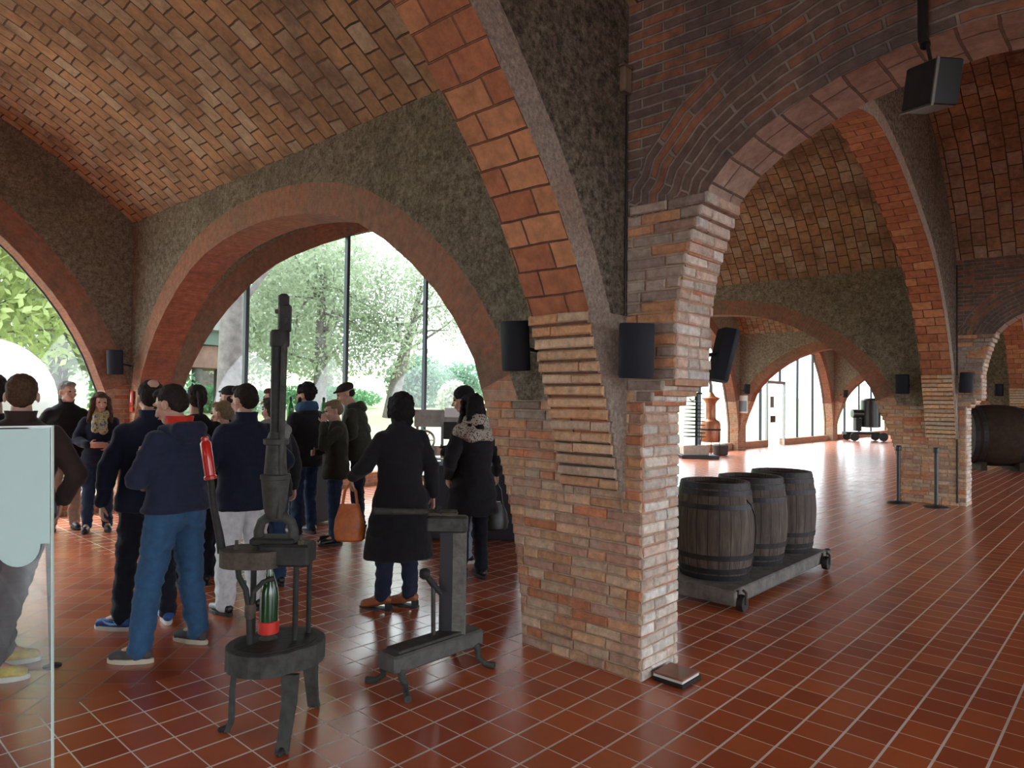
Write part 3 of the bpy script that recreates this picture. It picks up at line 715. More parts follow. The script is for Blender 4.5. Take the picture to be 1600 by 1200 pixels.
person((3.72, 6.80), 140, 1.74, 'person in a dark blue jacket facing left behind the iron press column', arms=('front', 'down'), coat='navy_wool', hair='short', hcol='hair_brown', legs='trousers_navy', seed=14, head=(5, 5), vox=.009)
person((4.50, 7.48), 100, 1.80, 'person with curly black hair, beard and blue scarf in a black coat and jeans', arms=('front', 'pocket'), coat='black_coat', hem=.80, bulk=1.08, legs='jeans_dark', hair='curly', hcol='hair_black', scarf='scarf_blue', seed=15, head=(15, 5), vox=.009)
person((4.48, 6.80), 150, 1.62, 'person in an olive parka and jeans holding a hand up to the face', arms=('chin', 'front'), coat='olive_parka', hem=.80, legs='jeans_dark', hair='short', hcol='hair_fair', seed=16, female=True, head=(10, 15), vox=.009)
cm, up_, hd_, aj_ = person((5.20, 7.36), 140, 1.86, 'person in a flat cap and dark hooded parka bending left with a white visitor badge', arms=('front', 'pocket'), lean=12, coat='olive_parka', hem=.82, bulk=1.08, legs='trousers_navy', hair='cap', hcol='hair_dark', hood='olive_parka', seed=17, head=(10, 25), vox=.009)
simple('paper_white', (.75, .75, .74), .7)
k = Sh(); k.obox((.20, -.03, 1.12), (.008, .10, .075), 'paper_white'); k.tube([(.2, -.03, 1.16), (.17, -.02, 1.28), (.10, .03, 1.46)], .003, 'shoe_black', 6); k.build('badge', cm)
hw1 = person((3.44, 4.33), 60, 1.70, 'person in a long black coat and brown heeled shoes carrying the orange handbag', arms=(((-.02, .30, 1.16), (.10, .37, 1.06), (.6, .1, -.8)), 'down'), feet=((.02, .12, 60), (.05, -.10, 55)), coat='black_coat', hem=.42, bulk=1.06, legs='trousers_navy', shoe='shoe_tan', sole='sole_dark', hair='bob', hcol='hair_black', heel=.03, seed=18, female=True, collar_h=.01)
person((4.95, 5.15), 140, 1.78, 'person in a black beanie facing left at the display case', arms=('front', 'front'), coat='black_coat', hem=.75, legs='jeans_pale', shoe='shoe_black', sole='sole_white', hair='beanie', hcol='black_wool', seed=19, head=(0, 15), vox=.009)
hw2 = person((4.50, 4.60), 75, 1.70, 'person with long black hair, black coat and speckled fur collar standing beside the brick pillar', arms=('pocket', 'side'), coat='black_coat', hem=.62, bulk=1.1, legs='trousers_black', hair='long', hcol='hair_black', scarf='speckled_scarf', seed=20, female=True, head=(20, 10))

# bags
simple('leather_orange', (.50, .13, .03), .5, nscale=12, namt=.3, bmp=.3); simple('leather_black', (.015, .014, .014), .4, nscale=20)
def bag(pos, rz, w, d, h, z, mat, hn, label):
    r = thing('handbag', label, 'handbag', (pos[0], pos[1], z), rz)
    S = Sh(); rs = []
    for u, kx, ky in ((0, .80, .7), (.06, .95, .95), (.3, 1, 1), (.6, .90, .80), (.85, .70, .45), (1, .60, .28)):
        rs.append([(math.cos(2*PI*k/24)*w/2*kx*(1+.05*math.sin(5*2*PI*k/24+u*6)), math.sin(2*PI*k/24)*d/2*ky, u*h) for k in range(24)])
    S.rings(rs, mat); S.build('bag_body', r)
    for s_ in (1, -1):
        K = Sh(); K.tube([(-w*.24, s_*d*.10, h*.92), (-w*.17, s_*d*.1, h+hn*.6), (0, 0, h+hn), (w*.17, s_*d*.1, h+hn*.6), (w*.24, s_*d*.1, h*.92)], .009, mat, 8); K.build('handle', r)
    K = Sh(); K.obox((0, 0, h*.97), (w*.5, .02, .02), 'leather_black'); K.build('clasp', r)
def grip(hw, side):
    root, up_, hd_, aj = hw
    bpy.context.view_layer.update()
    for sh, e, w_, fd, s_ in aj:
        if s_ == side: return root.matrix_basis @ (w_+fd*.10)
g1_ = grip(hw1, 1); g2_ = grip(hw2, -1)
bag((g1_.x, g1_.y), math.radians(-48), .25, .14, .29, g1_.z-.29-.14, 'leather_orange', .17, 'orange leather handbag hanging beside the long black coat')
bag((g2_.x, g2_.y), math.radians(-30), .25, .13, .27, g2_.z-.27-.195, 'leather_black', .20, 'black handbag hanging beside the speckled fur collar')
# ------------------------------------------------------------------ iron press in the foreground
simple('cast_iron', (.026, .026, .025), .65, .0, nscale=14, namt=.4, bmp=.5, spec=.3); simple('worn_iron', (.048, .050, .045), .65, .0, nscale=18, namt=.4, bmp=.5, spec=.3)
simple('rust_iron', (.075, .058, .045), .75, .2, nscale=20, namt=.45, bmp=.6); simple('red_paint', (.50, .02, .015), .28, nscale=9, namt=.25, coat=.3)
m = simple('green_glass', (.012, .055, .02), .06, spec=.7); simple('green_glass_light', (.03, .28, .05), .08, spec=.7); simple('red_cap', (.60, .03, .02), .4)
simple('black_wrap', (.012, .014, .012), .35)
def bottle(parent, c, h, r, mat='green_glass', name='bottle'):
    S = Sh(); k = h/.30
    S.lathe([(r*.3, 0), (r*.96, .002), (r, .01*k), (r, .155*k), (r*.97, .175*k), (r*.80, .205*k), (r*.52, .24*k), (r*.38, .26*k), (r*.34, .28*k), (r*.42, .282*k), (r*.42, .292*k), (r*.33, .294*k), (r*.32, .30*k)], mat, c, 24)
    return S.build(name, parent)
R47 = math.radians(-47.49); RW = Matrix.Rotation(-R47, 3, 'Z')
pr_ = thing('bottling_press', 'tall dark cast-iron bottling press on three legs with a red-handled lever and rack column', 'press', (1.82, 3.25, 0), R47)
def stadium(lx, ly, n=10):
    o = []; r = ly
    for s_ in (1, -1):
        for k in range(n+1):
            a = -PI/2+PI*k/n+(0 if s_ == 1 else PI); o.append((s_*(lx-r)+math.cos(a)*r, math.sin(a)*r))
    return o
def rotw(out, c): return [tuple((RW @ Vector((x, y, 0)))[:2]) for x, y in out] if c is None else [((RW @ Vector((x, y, 0))).x+c[0], (RW @ Vector((x, y, 0))).y+c[1]) for x, y in out]
PC = (.005, -.035)
S = Sh(); S.prism(rotw(stadium(.245, .195), PC), .325, .43, 'worn_iron', .006); tb = S.build('base_table', pr_)
S = Sh(); inner = rotw(stadium(.205, .155), PC)
S.prism(inner, .431, .434, 'cast_iron'); S.build('table_recess', tb)
for (x, y), (fx, fy) in (((.13, -.20), (.126, -.29)), ((-.185, -.07), (-.215, -.08)), ((.13, .13), (.135, .20))):
    S = Sh(); d = (Vector((fx, fy, 0))-Vector((x, y, 0))).normalized(); ang = math.atan2(d.y, d.x); R_ = Matrix.Rotation(ang, 3, 'Z')
    prof = [(x, y, .33), (x+d.x*.01, y+d.y*.01, .2), (fx-d.x*.02, fy-d.y*.02, .05), (fx, fy, .006)]
    rs = []
    for (a, b_, z), hw in zip(prof, (.040, .034, .028, .030)):
        rs.append([tuple(Vector((a, b_, z))+R_ @ Vector(q)) for q in ((.014, -hw, 0), (.014, hw, 0), (-.014, hw, 0), (-.014, -hw, 0))])
    S.rings(rs, 'worn_iron', True, False); S.cap((fx+d.x*.03, fy+d.y*.03, .012), (fx, fy, .014), .013, .018, 'cast_iron'); S.build('leg', pr_)
# rods between the table and the head plate
for pts, r in (([(-.105, -.10, .43), (-.115, -.10, .62), (-.13, -.10, .70), (-.165, -.10, .76), (-.18, -.10, .86)], .014), ([(-.105, -.10, .60), (-.09, -.10, .69), (-.05, -.09, .735), (.0, -.07, .75)], .012),
               ([(-.155, .07, .43), (-.155, .07, .84)], .015), ([(.095, -.03, .43), (.095, -.03, .86)], .014), ([(.13, .08, .43), (.13, .08, .86)], .013)):
    S = Sh(); S.tube(pts, r, 'cast_iron', 12); S.build('rod', pr_)
S = Sh(); S.lathe([(.02, 0), (.026, .01), (.026, .06), (.02, .07)], 'rust_iron', (-.106, -.10, .56), 14); S.build('clamp_collar', pr_)
S = Sh(); S.prism([(x*1.0-.13, y-.02) for x, y in stadium(.16, .11)], .80, .885, 'rust_iron', .006); S.obox((.04, -.0, .86), (.25, .16, .11), 'cast_iron', bev=.012); S.obox((-.03, .02, .92), (.22, .14, .04), 'cast_iron', bev=.01); S.build('head_plate', pr_)
for x, y in ((-.20, -.05), (.12, -.05), (-.10, .03)):
    S = Sh(); S.lathe([(.016, 0), (.016, .02), (.009, .022), (.009, .045)], 'rust_iron', (x, y, .885 if x < 0 else .915), 6, sm=False); S.build('bolt', pr_)
for s_ in (-1, 1):
    S = Sh(); S.tube([(-.02+s_*.085, 0, .91), (-.02+s_*.088, 0, .97), (-.02+s_*.075, 0, 1.015), (-.02+s_*.04, 0, 1.04), (-.02, 0, 1.045)], [.028, .026, .024, .026, .03], 'worn_iron', 12); S.build('yoke', pr_)
S = Sh(); S.lathe([(.035, 0), (.045, .015), (.055, .06), (.062, .12), (.068, .18), (.070, .20), (.075, .205), (.075, .225), (.058, .23), (.055, .26), (.052, .30), (.050, .345), (.048, .375), (.062, .38), (.064, .405), (.045, .41), (.035, .44)], 'worn_iron', (-.03, 0, 1.03), 24); S.build('column_barrel', pr_)
S = Sh(); S.tube([(-.035, .0, 1.44), (-.04, 0, 1.93)], .026, 'cast_iron', 14); S.build('column_tube', pr_)
S = Sh(); S.tube([(.005, -.035, 1.04), (.012, -.03, 1.93)], .015, 'worn_iron', 10); sr = S.build('screw_rod', pr_)
S = Sh(); S.lathe([(.050, 0), (.054, .01), (.054, .07), (.045, .085)], 'cast_iron', (-.02, -.01, 1.905), 20, sx=.9, sy=.8); S.build('top_collar', pr_)
S = Sh(); S.obox((.003, -.01, 2.05), (.062, .05, .15), 'cast_iron', bev=.012); S.obox((-.004, -.01, 2.14), (.050, .044, .07), 'cast_iron', bev=.01); S.lathe([(.012, 0), (.012, .03)], 'rust_iron', (-.045, -.01, 2.085), 10, axis=(1, 0, 0)); S.lathe([(.014, 0), (.014, .01), (.006, .012)], 'worn_iron', (.012, -.035, 2.035), 12, axis=(0, -1, 0)); S.build('top_head', pr_)
lv = Sh(); lv.tube([(-.285, -.02, .86), (-.30, -.02, .95), (-.335, -.02, 1.10), (-.352, -.02, 1.24)], [.022, .020, .017, .016], 'cast_iron', 10); lvo = lv.build('lever', pr_)
S = Sh(); S.lathe([(.012, 0), (.030, .004), (.032, .018), (.026, .024), (.027, .10), (.026, .19), (.018, .20), (.019, .215), (.012, .222)], 'red_paint', (-.350, -.02, 1.225), 18, axis=(-.035, 0, .21)); S.build('red_grip', lvo)
S = Sh(); S.lathe([(.05, 0), (.03, .01), (.02, .03)], 'rust_iron', (-.045, -.01, .432), 14); S.build('bottle_seat', pr_)
bt = thing('bottle', 'dark green sparkling-wine bottle with a red base standing in the iron press', 'bottle', (1.82+.676*-.045-.737*.01, 3.25+.737*.045-.676*.01, .463), R47)
bottle(bt, (0, 0, 0), .35, .046, name='glass_body'); S = Sh(); S.lathe([(.047, 0), (.051, .003), (.051, .06), (.047, .063)], 'red_cap', (0, 0, -.002), 24); S.build('red_base', bt)

# ------------------------------------------------------------------ second machine with the horizontal handle
m2 = thing('corking_machine', 'low iron corking machine with curled feet, flat post and a long horizontal handle bar', 'machine', (2.78, 3.16, 0), 0)
simple('grey_wood', (.085, .085, .08), .7, nscale=12, namt=.35, bmp=.6); simple('worn_board', (.12, .115, .10), .8, nscale=16, namt=.4, bmp=.7); simple('black_board', (.015, .015, .018), .5)
S = Sh(); S.obox((0, .0, .165), (.70, .17, .10), 'grey_wood', bev=.012); S.obox((-.05, .0, .222), (.50, .12, .02), 'worn_iron', bev=.004); S.build('base_beam', m2)
for sx_ in (-1, 1):
    for sy_ in (-1, 1):
        S = Sh(); x = sx_*.29; y = sy_*.07; S.tube([(x, y, .13), (x+sx_*.01, y+sy_*.015, .09), (x-sx_*.005, y+sy_*.03, .055), (x+sx_*.02, y+sy_*.07, .022), (x+sx_*.05, y+sy_*.12, .016)], [.026, .022, .018, .018, .022], 'worn_iron', 10); S.build('curled_foot', m2)
S = Sh(); S.obox((.175, -.035, .52), (.03, .085, .64), 'worn_board', Matrix.Rotation(R47, 3, 'Z') @ Matrix.Rotation(PI/2, 3, 'Z'), bev=.003); S.build('post', m2)
S = Sh(); S.obox((.13, .02, .52), (.03, .10, .62), 'black_board', Matrix.Rotation(R47, 3, 'Z') @ Matrix.Rotation(PI/2, 3, 'Z')); S.build('backboard', m2)
RZ = Matrix.Rotation(R47, 3, 'Z')
S = Sh(); S.obox((.12, .02, .885), (.25, .10, .10), 'worn_iron', RZ, .012); S.obox((.10, .04, .945), (.18, .06, .03), 'rust_iron', RZ, .008); S.tube([Vector((.10, .04, .95)), Vector((.04, .02, .97)), Vector((.04, .0, 1.0))], .012, 'cast_iron', 8); S.build('clamp_head', m2)
hp = Vector((.16, -.02, .955)); e_ = RZ @ Vector((-1, 0, 0))
S = Sh(); S.tube([hp, hp+e_*.5], [.016, .021], 'worn_iron', 12); S.lathe([(.018, 0), (.026, .006), (.022, .02)], 'worn_iron', hp+e_*.5, 12, axis=e_); S.build('handle_bar', m2)
S = Sh(); S.tube([(.02, .02, .22), (.02, .03, .56)], .014, 'worn_iron', 10); S.lathe([(.022, -.03), (.034, -.01), (.034, .01), (.022, .03)], 'cast_iron', (-.03, .05, .60), 14, axis=e_); S.tube([(-.03, .05, .60), (.02, .03, .53), (.06, .0, .47)], [.018, .02, .014], 'cast_iron', 10); S.build('swing_link', m2)

# ------------------------------------------------------------------ glass panel at the left edge
def translucent(m, t, b, k, colsrc=None, col=None):
    tl_ = N(t, 'ShaderNodeBsdfTranslucent'); mx = N(t, 'ShaderNodeMixShader'); mx.inputs[0].default_value = k
    if colsrc: L(t, colsrc, tl_.inputs[0])
    else: tl_.inputs[0].default_value = (*col, 1)
    L(t, b.outputs[0], mx.inputs[1]); L(t, tl_.outputs[0], mx.inputs[2]); L(t, mx.outputs[0], t.nodes['Material Output'].inputs[0])
m, t, b = nt('cyan_film'); b.inputs['Base Color'].default_value = (.80, .96, .96, 1); b.inputs['Roughness'].default_value = .5
translucent(m, t, b, .6, col=(.82, .97, .98))
simple('glass_edge', (.62, .78, .72), .2)
gp = thing('glass_panel', 'clear upright glass information panel with a pale cyan film on its upper half', 'panel', (.725, 2.905, 0), R47)
tl = Matrix.Rotation(math.radians(-1.7), 3, 'Y')
def gpt(x, z, y=0): return tuple(Vector((0, 0, 1.53))+tl @ Vector((x, y, z-1.53)))
S = Sh(); S.rings([[gpt(-.9, z, -.005), gpt(0, z, -.005), gpt(0, z, .005), gpt(-.9, z, .005)] for z in (.04, 1.53)], 'window_glass', True, False); S.build('glass_sheet', gp)
S = Sh(); S.rings([[gpt(.0, z, -.0055), gpt(.004, z, -.0055), gpt(.004, z, .0055), gpt(.0, z, .0055)] for z in (.04, 1.53)], 'glass_edge', True, False); S.rings([[gpt(x, 1.53, -.0055), gpt(x, 1.536, -.0055), gpt(x, 1.536, .0055), gpt(x, 1.53, .0055)] for x in (-.9, .004)], 'glass_edge', True, False); S.build('polished_edge', gp)
S = Sh(); out = [(-.9, 1.525), (-.9, 1.115)]
for k in range(15): a = PI+PI*k/14; out.append((-.118+.082*math.cos(a), 1.115+.082*math.sin(a)))
out += [(-.002, 1.115), (-.002, 1.525)]
f_ = [gpt(x, z, -.007) for x, z in out]; g_ = [gpt(x, z, -.0085) for x, z in out]
S.face(f_[::-1], 'cyan_film'); S.face(g_, 'cyan_film')
for i in range(len(f_)):
    k = (i+1) % len(f_); S.face([f_[i], f_[k], g_[k], g_[i]], 'cyan_film')
S.build('cyan_film', gp)
S = Sh(); S.obox((-.45, 0, .02), (.9, .12, .04), 'black_board'); S.build('floor_rail', gp)

ps_ = thing('post', 'thin dark pole standing behind the glass panel beside the yellow shoes', 'post', (1.26, 4.90, 0), 0)
S = Sh(); S.tube([(0, 0, .012), (-.05, -.02, .85), (-.08, -.03, 1.25)], .014, 'black_board', 10); S.build('pole', ps_); S = Sh(); S.lathe([(.05, 0), (.05, .008), (.015, .02)], 'black_board'); S.build('foot', ps_)
# ------------------------------------------------------------------ barrels on their cart
m, t, b = nt('barrel_wood'); ob = obc(t)
mp = N(t, 'ShaderNodeMapping'); L(t, ob, mp.inputs[0]); mp.inputs['Scale'].default_value = (9, 9, .8)
n1 = noi(t, mp.outputs[0], 3, 6, .7); n2 = noi(t, ob, 3, 4, .6)
col = ramp(t, n1, [(.3, (.035, .026, .021)), (.5, (.095, .070, .054)), (.72, (.18, .145, .115))])
col = mixc(t, ramp(t, n2, [(.4, (0, 0, 0)), (.7, (.6, .6, .6))]), col, (.05, .042, .036))
uv = uvn(t); su = N(t, 'ShaderNodeSeparateXYZ'); L(t, uv, su.inputs[0]); fr = math_(t, 'FRACT', math_(t, 'MULTIPLY', su.outputs[0], 22)); st = math_(t, 'LESS_THAN', fr, .07)
L(t, mixc(t, st, col, (.015, .012, .01)), b.inputs['Base Color']); b.inputs['Roughness'].default_value = .8
bump(t, b, math_(t, 'SUBTRACT', n1, st), .6, .006)
simple('hoop_iron', (.030, .028, .030), .55, .4, nscale=14, namt=.4, bmp=.3); simple('dark_oak', (.035, .022, .016), .8, nscale=8, namt=.3, bmp=.3, spec=.15); simple('cart_wood', (.15, .14, .125), .85, nscale=10, namt=.4, bmp=.6)
def barrel(parent, c, H, rb, re, axis=(0, 0, 1), wood='barrel_wood', hoops=(.03, .10, .24, .76, .90, .97), n=44, hoopmat='hoop_iron'):
    f = lambda u: re+(rb-re)*(1-(2*u-1)**2)
    pr2 = [(re-.03, .03)]+[(re-.025, 0), (re, 0)]+[(f(k/14), H*k/14) for k in range(1, 14)]+[(re, H), (re-.025, H), (re-.03, H-.035)]
    S = Sh(); S.lathe(pr2, wood, c, n, axis); bo = S.build('staves', parent)
    for u in hoops:
        S = Sh(); w2 = .022 if H < 1 else .05; u0, u1 = max(0, u-w2/H), min(1, u+w2/H)
        S.rings([[tuple(Vector(c)+A) for A in ring] for ring in [[(ax_*z+(x_*math.cos(2*PI*k/n)+y_*math.sin(2*PI*k/n))*r) for k in range(n)] for ax_, x_, y_ in [(Vector(axis).normalized(), *((Vector((1, 0, 0)), Vector((0, 1, 0))) if abs(Vector(axis).normalized().z) > .999 else frame_of(Vector(axis).normalized())))] for r, z in ((f(u0)-.002, u0*H), (f(u0)+.006, u0*H), (f(u1)+.006, u1*H), (f(u1)-.002, u1*H))]], hoopmat, False, False, loop=False)
        S.build('hoop', parent)
    return bo
for i, (x, lab, H) in enumerate(((5.70, 'weathered grey oak barrel nearest the pillar, first of three on the wooden cart', .81), (6.44, 'weathered oak barrel standing in the middle of the wooden cart', .80), (7.20, 'weathered oak barrel at the far end of the wooden cart', .80))):
    bb = thing('wine_barrel', lab, 'barrel', (x, 2.80, .165), .4*i, 'oak barrels on the cart'); barrel(bb, (0, 0, 0), H, .335, .285)
    if i == 0:
        S = Sh(); S.tube([(math.cos(a)*(.29+.055*(1-(2*u-1)**2)), math.sin(a)*(.29+.055*(1-(2*u-1)**2)), u*.8) for a, u in ((-1.72, .84), (-1.60, .80), (-1.35, .68), (-1.22, .5), (-1.18, .3), (-1.25, .04))], .006, 'black_board', 6); S.build('cable', bb)
ct = thing('barrel_cart', 'low grey wooden cart on small iron wheels carrying the three barrels', 'cart', (6.35, 2.80, 0), 0)
for y in (-.33, .33):
    S = Sh(); S.obox((0, y, .105), (2.15, .10, .12), 'cart_wood', bev=.012); S.build('side_beam', ct)
S = Sh(); S.obox((0, 0, .155), (2.1, .58, .02), 'cart_wood'); S.build('deck', ct)
for x in (-1.075, 1.075):
    S = Sh(); S.obox((x, 0, .105), (.05, .80, .12), 'cart_wood', bev=.01); S.build('end_board', ct)
for k in range(5):
    S = Sh(); S.obox((-.95+.46*k, 0, .105), (.10, .56, .10), 'cart_wood', bev=.01); S.build('cross_beam', ct)
S = Sh(); S.obox((1.12, -.34, .13), (.16, .07, .035), 'cart_wood'); S.lathe([(.03, 0), (.03, .03)], 'hoop_iron', (1.20, -.34, .13), 12, axis=(1, 0, 0)); S.build('tow_bar', ct)
for x in (-1.02, .93):
    for y in (-.42, .42):
        S = Sh(); S.lathe([(.02, -.03), (.062, -.028), (.068, 0), (.062, .028), (.02, .03)], 'hoop_iron', (x, y, .068), 18, axis=(0, 1, 0)); w_ = S.build('wheel', ct)
        S = Sh(); S.tube([(x, y-.036, .06), (x, y-.036, .15), (x+.02, y-.0, .163)], .012, 'rust_iron', 8); S.tube([(x, y+.036, .06), (x, y+.036, .16)], .012, 'rust_iron', 8); S.build('wheel_bracket', w_)

# ------------------------------------------------------------------ stanchions, floor box
simple('black_metal', (.015, .016, .018), .35, spec=.5)
for p, lab in (((13.12, 3.12), 'black barrier post standing left in front of the far brick pillar'), ((13.05, 2.55), 'black barrier post standing right in front of the far brick pillar')):
    s_ = thing('barrier_post', lab, 'post', (*p, 0), 0, 'barrier posts by the far pillar')
    S = Sh(); S.lathe([(.19, 0), (.19, .012), (.15, .03), (.03, .045)], 'black_metal', n=28); S.build('base', s_)
    S = Sh(); S.lathe([(.03, .04), (.03, .90)], 'black_metal', n=16); S.build('tube', s_)
    S = Sh(); S.lathe([(.042, .89), (.045, .90), (.045, .96), (.038, .975)], 'black_metal', n=18); S.build('belt_head', s_)
fb = thing('floor_box', 'square tile-topped floor outlet box lying at the foot of the brick pillar', 'floor outlet', (3.745, 2.075, 0), math.radians(0))
S = Sh(); S.obox((.01, 0, .014), (.22, .20, .028), 'black_metal', bev=.004); S.build('frame', fb)
S = Sh(); S.obox((0, 0, .036), (.20, .19, .014), 'sole_white'); S.build('rim', fb)
simple('lid_tile', (.26, .10, .06), .35, nscale=9, namt=.2); S = Sh(); S.obox((0, 0, .049), (.205, .195, .012), 'lid_tile', bev=.004); S.build('lid', fb)

# ------------------------------------------------------------------ wall speakers
simple('speaker_black', (.010, .012, .019), .6, spec=.2)
def speaker(pos, ang, tilt, label, wall=(0, 0, 0), w=.21, h=.33, roll=0):
    r = thing('wall_speaker', label, 'speaker', pos, math.radians(ang))
    R_ = Matrix.Rotation(math.radians(roll), 3, 'X') @ Matrix.Rotation(math.radians(tilt), 3, 'Y'); S = Sh(); rs = []
    for z in (-h/2, -h/2+.012, h/2-.012, h/2):
        k2 = .95 if abs(z) > h/2-.005 else 1
        o_ = [(-.055, -w*.30), (.0, -w/2)]+[(math.sin(PI*q/20)*.055+.0, -w/2*math.cos(PI*q/20)) for q in range(1, 20)]+[(.0, w/2), (-.055, w*.30)]
        rs.append([tuple(R_ @ Vector((a*k2, b_*k2, z))) for a, b_ in o_])
    S.rings(rs, 'speaker_black', True, True); S.build('cabinet', r)
    q = Vector(wall)-Vector(pos); q = Matrix.Rotation(-math.radians(ang), 3, 'Z') @ q
    S = Sh(); S.tube([R_ @ Vector((-.05, 0, 0)), q*.6, q], .012, 'black_metal', 8); S.lathe([(.035, 0), (.035, .01)], 'black_metal', q, 14, axis=(-q).normalized() if q.length > 0 else (1, 0, 0)); S.build('bracket', r)
    return r
speaker((3.40, 3.09, 2.01), 195, 6, 'curved black wall speaker left of the big brick pillar, below the plaster', (3.57, 3.02, 1.98), roll=0)
speaker((3.36, 2.13, 1.94), 222, 4, 'curved black wall speaker in the middle of the big brick pillar', (3.55, 2.26, 1.90), w=.20, h=.31)
speaker((4.12, 1.97, 1.95), -42, 14, 'curved black wall speaker on the far side of the big brick pillar', (3.99, 2.08, 1.95))
speaker((13.28, 3.10, 2.02), 190, 8, 'small black wall speaker left of the far brick pillar corbel', (13.49, 3.06, 2.0))
speaker((13.28, 2.17, 2.04), 215, 8, 'small black wall speaker right of the far brick pillar corbel', (13.49, 2.22, 2.0))
speaker((3.30, 10.36, 2.09), 230, 8, 'black wall speaker in the left corner beside the fire sign', (3.56, 10.50, 2.05))
speaker((23.15, 3.02, 2.12), 200, 8, 'tiny black wall speaker above the big vat beside the third pillar', (23.44, 3.02, 2.1))
speaker((23.15, 10.20, 2.15), 225, 8, 'tiny black wall speaker above the information sign in the far hall', (23.44, 10.45, 2.1))
speaker((33.1, 10.0, 2.15), 225, 8, 'tiny black wall speaker beside the farthest small arch', (33.39, 10.3, 2.1))

# ------------------------------------------------------------------ lamp, junction box, wires, signs
fl = thing('floodlight', 'black square floodlight hanging below the crown of the near right arch', 'lamp', (3.45, .69, 3.05), math.radians(-42))
S = Sh(); S.obox((0, 0, 0), (.12, .205, .19), 'black_metal', Matrix.Rotation(math.radians(12), 3, 'X'), .006); S.build('housing', fl)
simple('lamp_glass', (.02, .02, .022), .08); simple('dull_steel', (.16, .15, .14), .4, .8)
S = Sh(); R_ = Matrix.Rotation(math.radians(12), 3, 'X'); S.obox(R_ @ Vector((-.062, 0, -.097)), (.012, .215, .008), 'dull_steel', R_); S.obox(R_ @ Vector((-.062, -.105, 0)), (.012, .008, .19), 'dull_steel', R_); S.obox(R_ @ Vector((-.062, 0, 0)), (.004, .19, .17), 'lamp_glass', R_); S.build('lens_frame', fl)
S = Sh(); S.tube([(0, 0, .09), (0, .035, .22)], .008, 'black_metal', 8); S.build('stem', fl)
S = Sh(); S.tube([(3.50, .74, 4.06), (3.50, .735, 3.30), (3.47, .72, 3.25)], .022, 'black_metal', 10); tag(S.build('conduit'), 'dark vertical conduit pipe above the hanging black floodlight', 'pipe')
simple('tan_box', (.17, .12, .08), .7, nscale=8)
jb = thing('junction_box', 'brown junction box high in the corner above the big pillar', 'box', (3.52, 2.37, 3.60), 0)
S = Sh(); S.obox((0, 0, 0), (.08, .13, .15), 'tan_box', bev=.006); S.build('box_body', jb); S = Sh(); S.obox((-.01, 0, .078), (.09, .14, .012), 'tan_box'); S.build('box_lid', jb)
S = Sh(); S.tube([(3.545, 2.335, 3.52), (3.545, 2.33, 2.1), (3.545, 2.32, 1.95)], .006, 'black_metal', 6); tag(S.build('cable'), 'thin dark cable running down the big pillar from the junction box', 'cable')
S = Sh(); S.tube([(3.52, 2.42, 3.68), (3.50, 2.42, 3.85), (3.52, 2.45, 4.02)], .018, 'black_metal', 8); tag(S.build('conduit'), 'short dark conduit rising above the brown junction box', 'pipe')
S = Sh(); S.tube([(13.47, 2.335, 4.0), (13.47, 2.33, .05)], .012, 'black_metal', 6); tag(S.build('cable'), 'dark cable running down the far brick pillar', 'cable')
simple('sign_red', (.60, .04, .02), .5)
sg = thing('fire_sign', 'small red fire-extinguisher sign with a white pictogram in the left corner', 'sign', (3.54, 10.42, 1.57), 0)
S = Sh(); S.obox((0, 0, .03), (.008, .11, .20), 'sign_red'); S.build('plate', sg); S = Sh(); S.obox((-.006, .005, .03), (.004, .035, .11), 'paper_white'); S.obox((-.006, .0, .10), (.004, .02, .03), 'paper_white'); S.build('pictogram', sg)
S = Sh(); S.obox((0, 0, -.12), (.008, .11, .06), 'sign_red'); S.build('lower_plate', sg)
simple('poster_grey', (.20, .24, .25), .5)
sg = thing('information_sign', 'white and grey information board on the third pillar in the far hall', 'sign', (23.43, 10.50, 1.62), 0)
S = Sh(); S.obox((0, 0, 0), (.02, .40, .62), 'paper_white'); S.build('board', sg); S = Sh(); S.obox((-.013, 0, -.07), (.008, .34, .38), 'poster_grey'); S.build('picture', sg)

# ------------------------------------------------------------------ display case, labelling machine, bottles
simple('case_dark', (.012, .014, .022), .4); simple('case_glass', (.30, .42, .48), .05, spec=.8)
dc = thing('display_case', 'dark glass-topped display case between the black coats', 'display case', (5.95, 6.05, 0), math.radians(-47))
S = Sh(); S.obox((0, 0, .45), (1.15, .75, .86), 'case_dark', bev=.01); S.build('cabinet', dc); S = Sh(); S.obox((0, 0, .905), (1.2, .8, .05), 'case_glass', bev=.004); S.build('glass_top', dc)
for x, y, w_, d_ in ((-.35, -.1, .25, .2), (-.02, .05, .3, .22), (.33, -.08, .22, .3)):
    S = Sh(); S.obox((x, y, .935), (w_, d_, .008), 'paper_white'); S.build('exhibit_card', dc)
simple('machine_grey', (.34, .33, .30), .5, .2, nscale=12, namt=.2); simple('machine_steel', (.42, .42, .42), .35, .7)
lm = thing('labelling_machine', 'grey old labelling machine with two wheels behind the display case', 'machine', (7.10, 7.75, 0), R47)
S = Sh(); S.obox((0, 0, 1.36), (1.1, .06, .26), 'machine_grey', bev=.01); S.build('top_board', lm)
for x in (-.12, .14):
    S = Sh(); S.obox((x, -.02, .98), (.04, .04, .92), 'machine_steel'); S.build('post', lm)
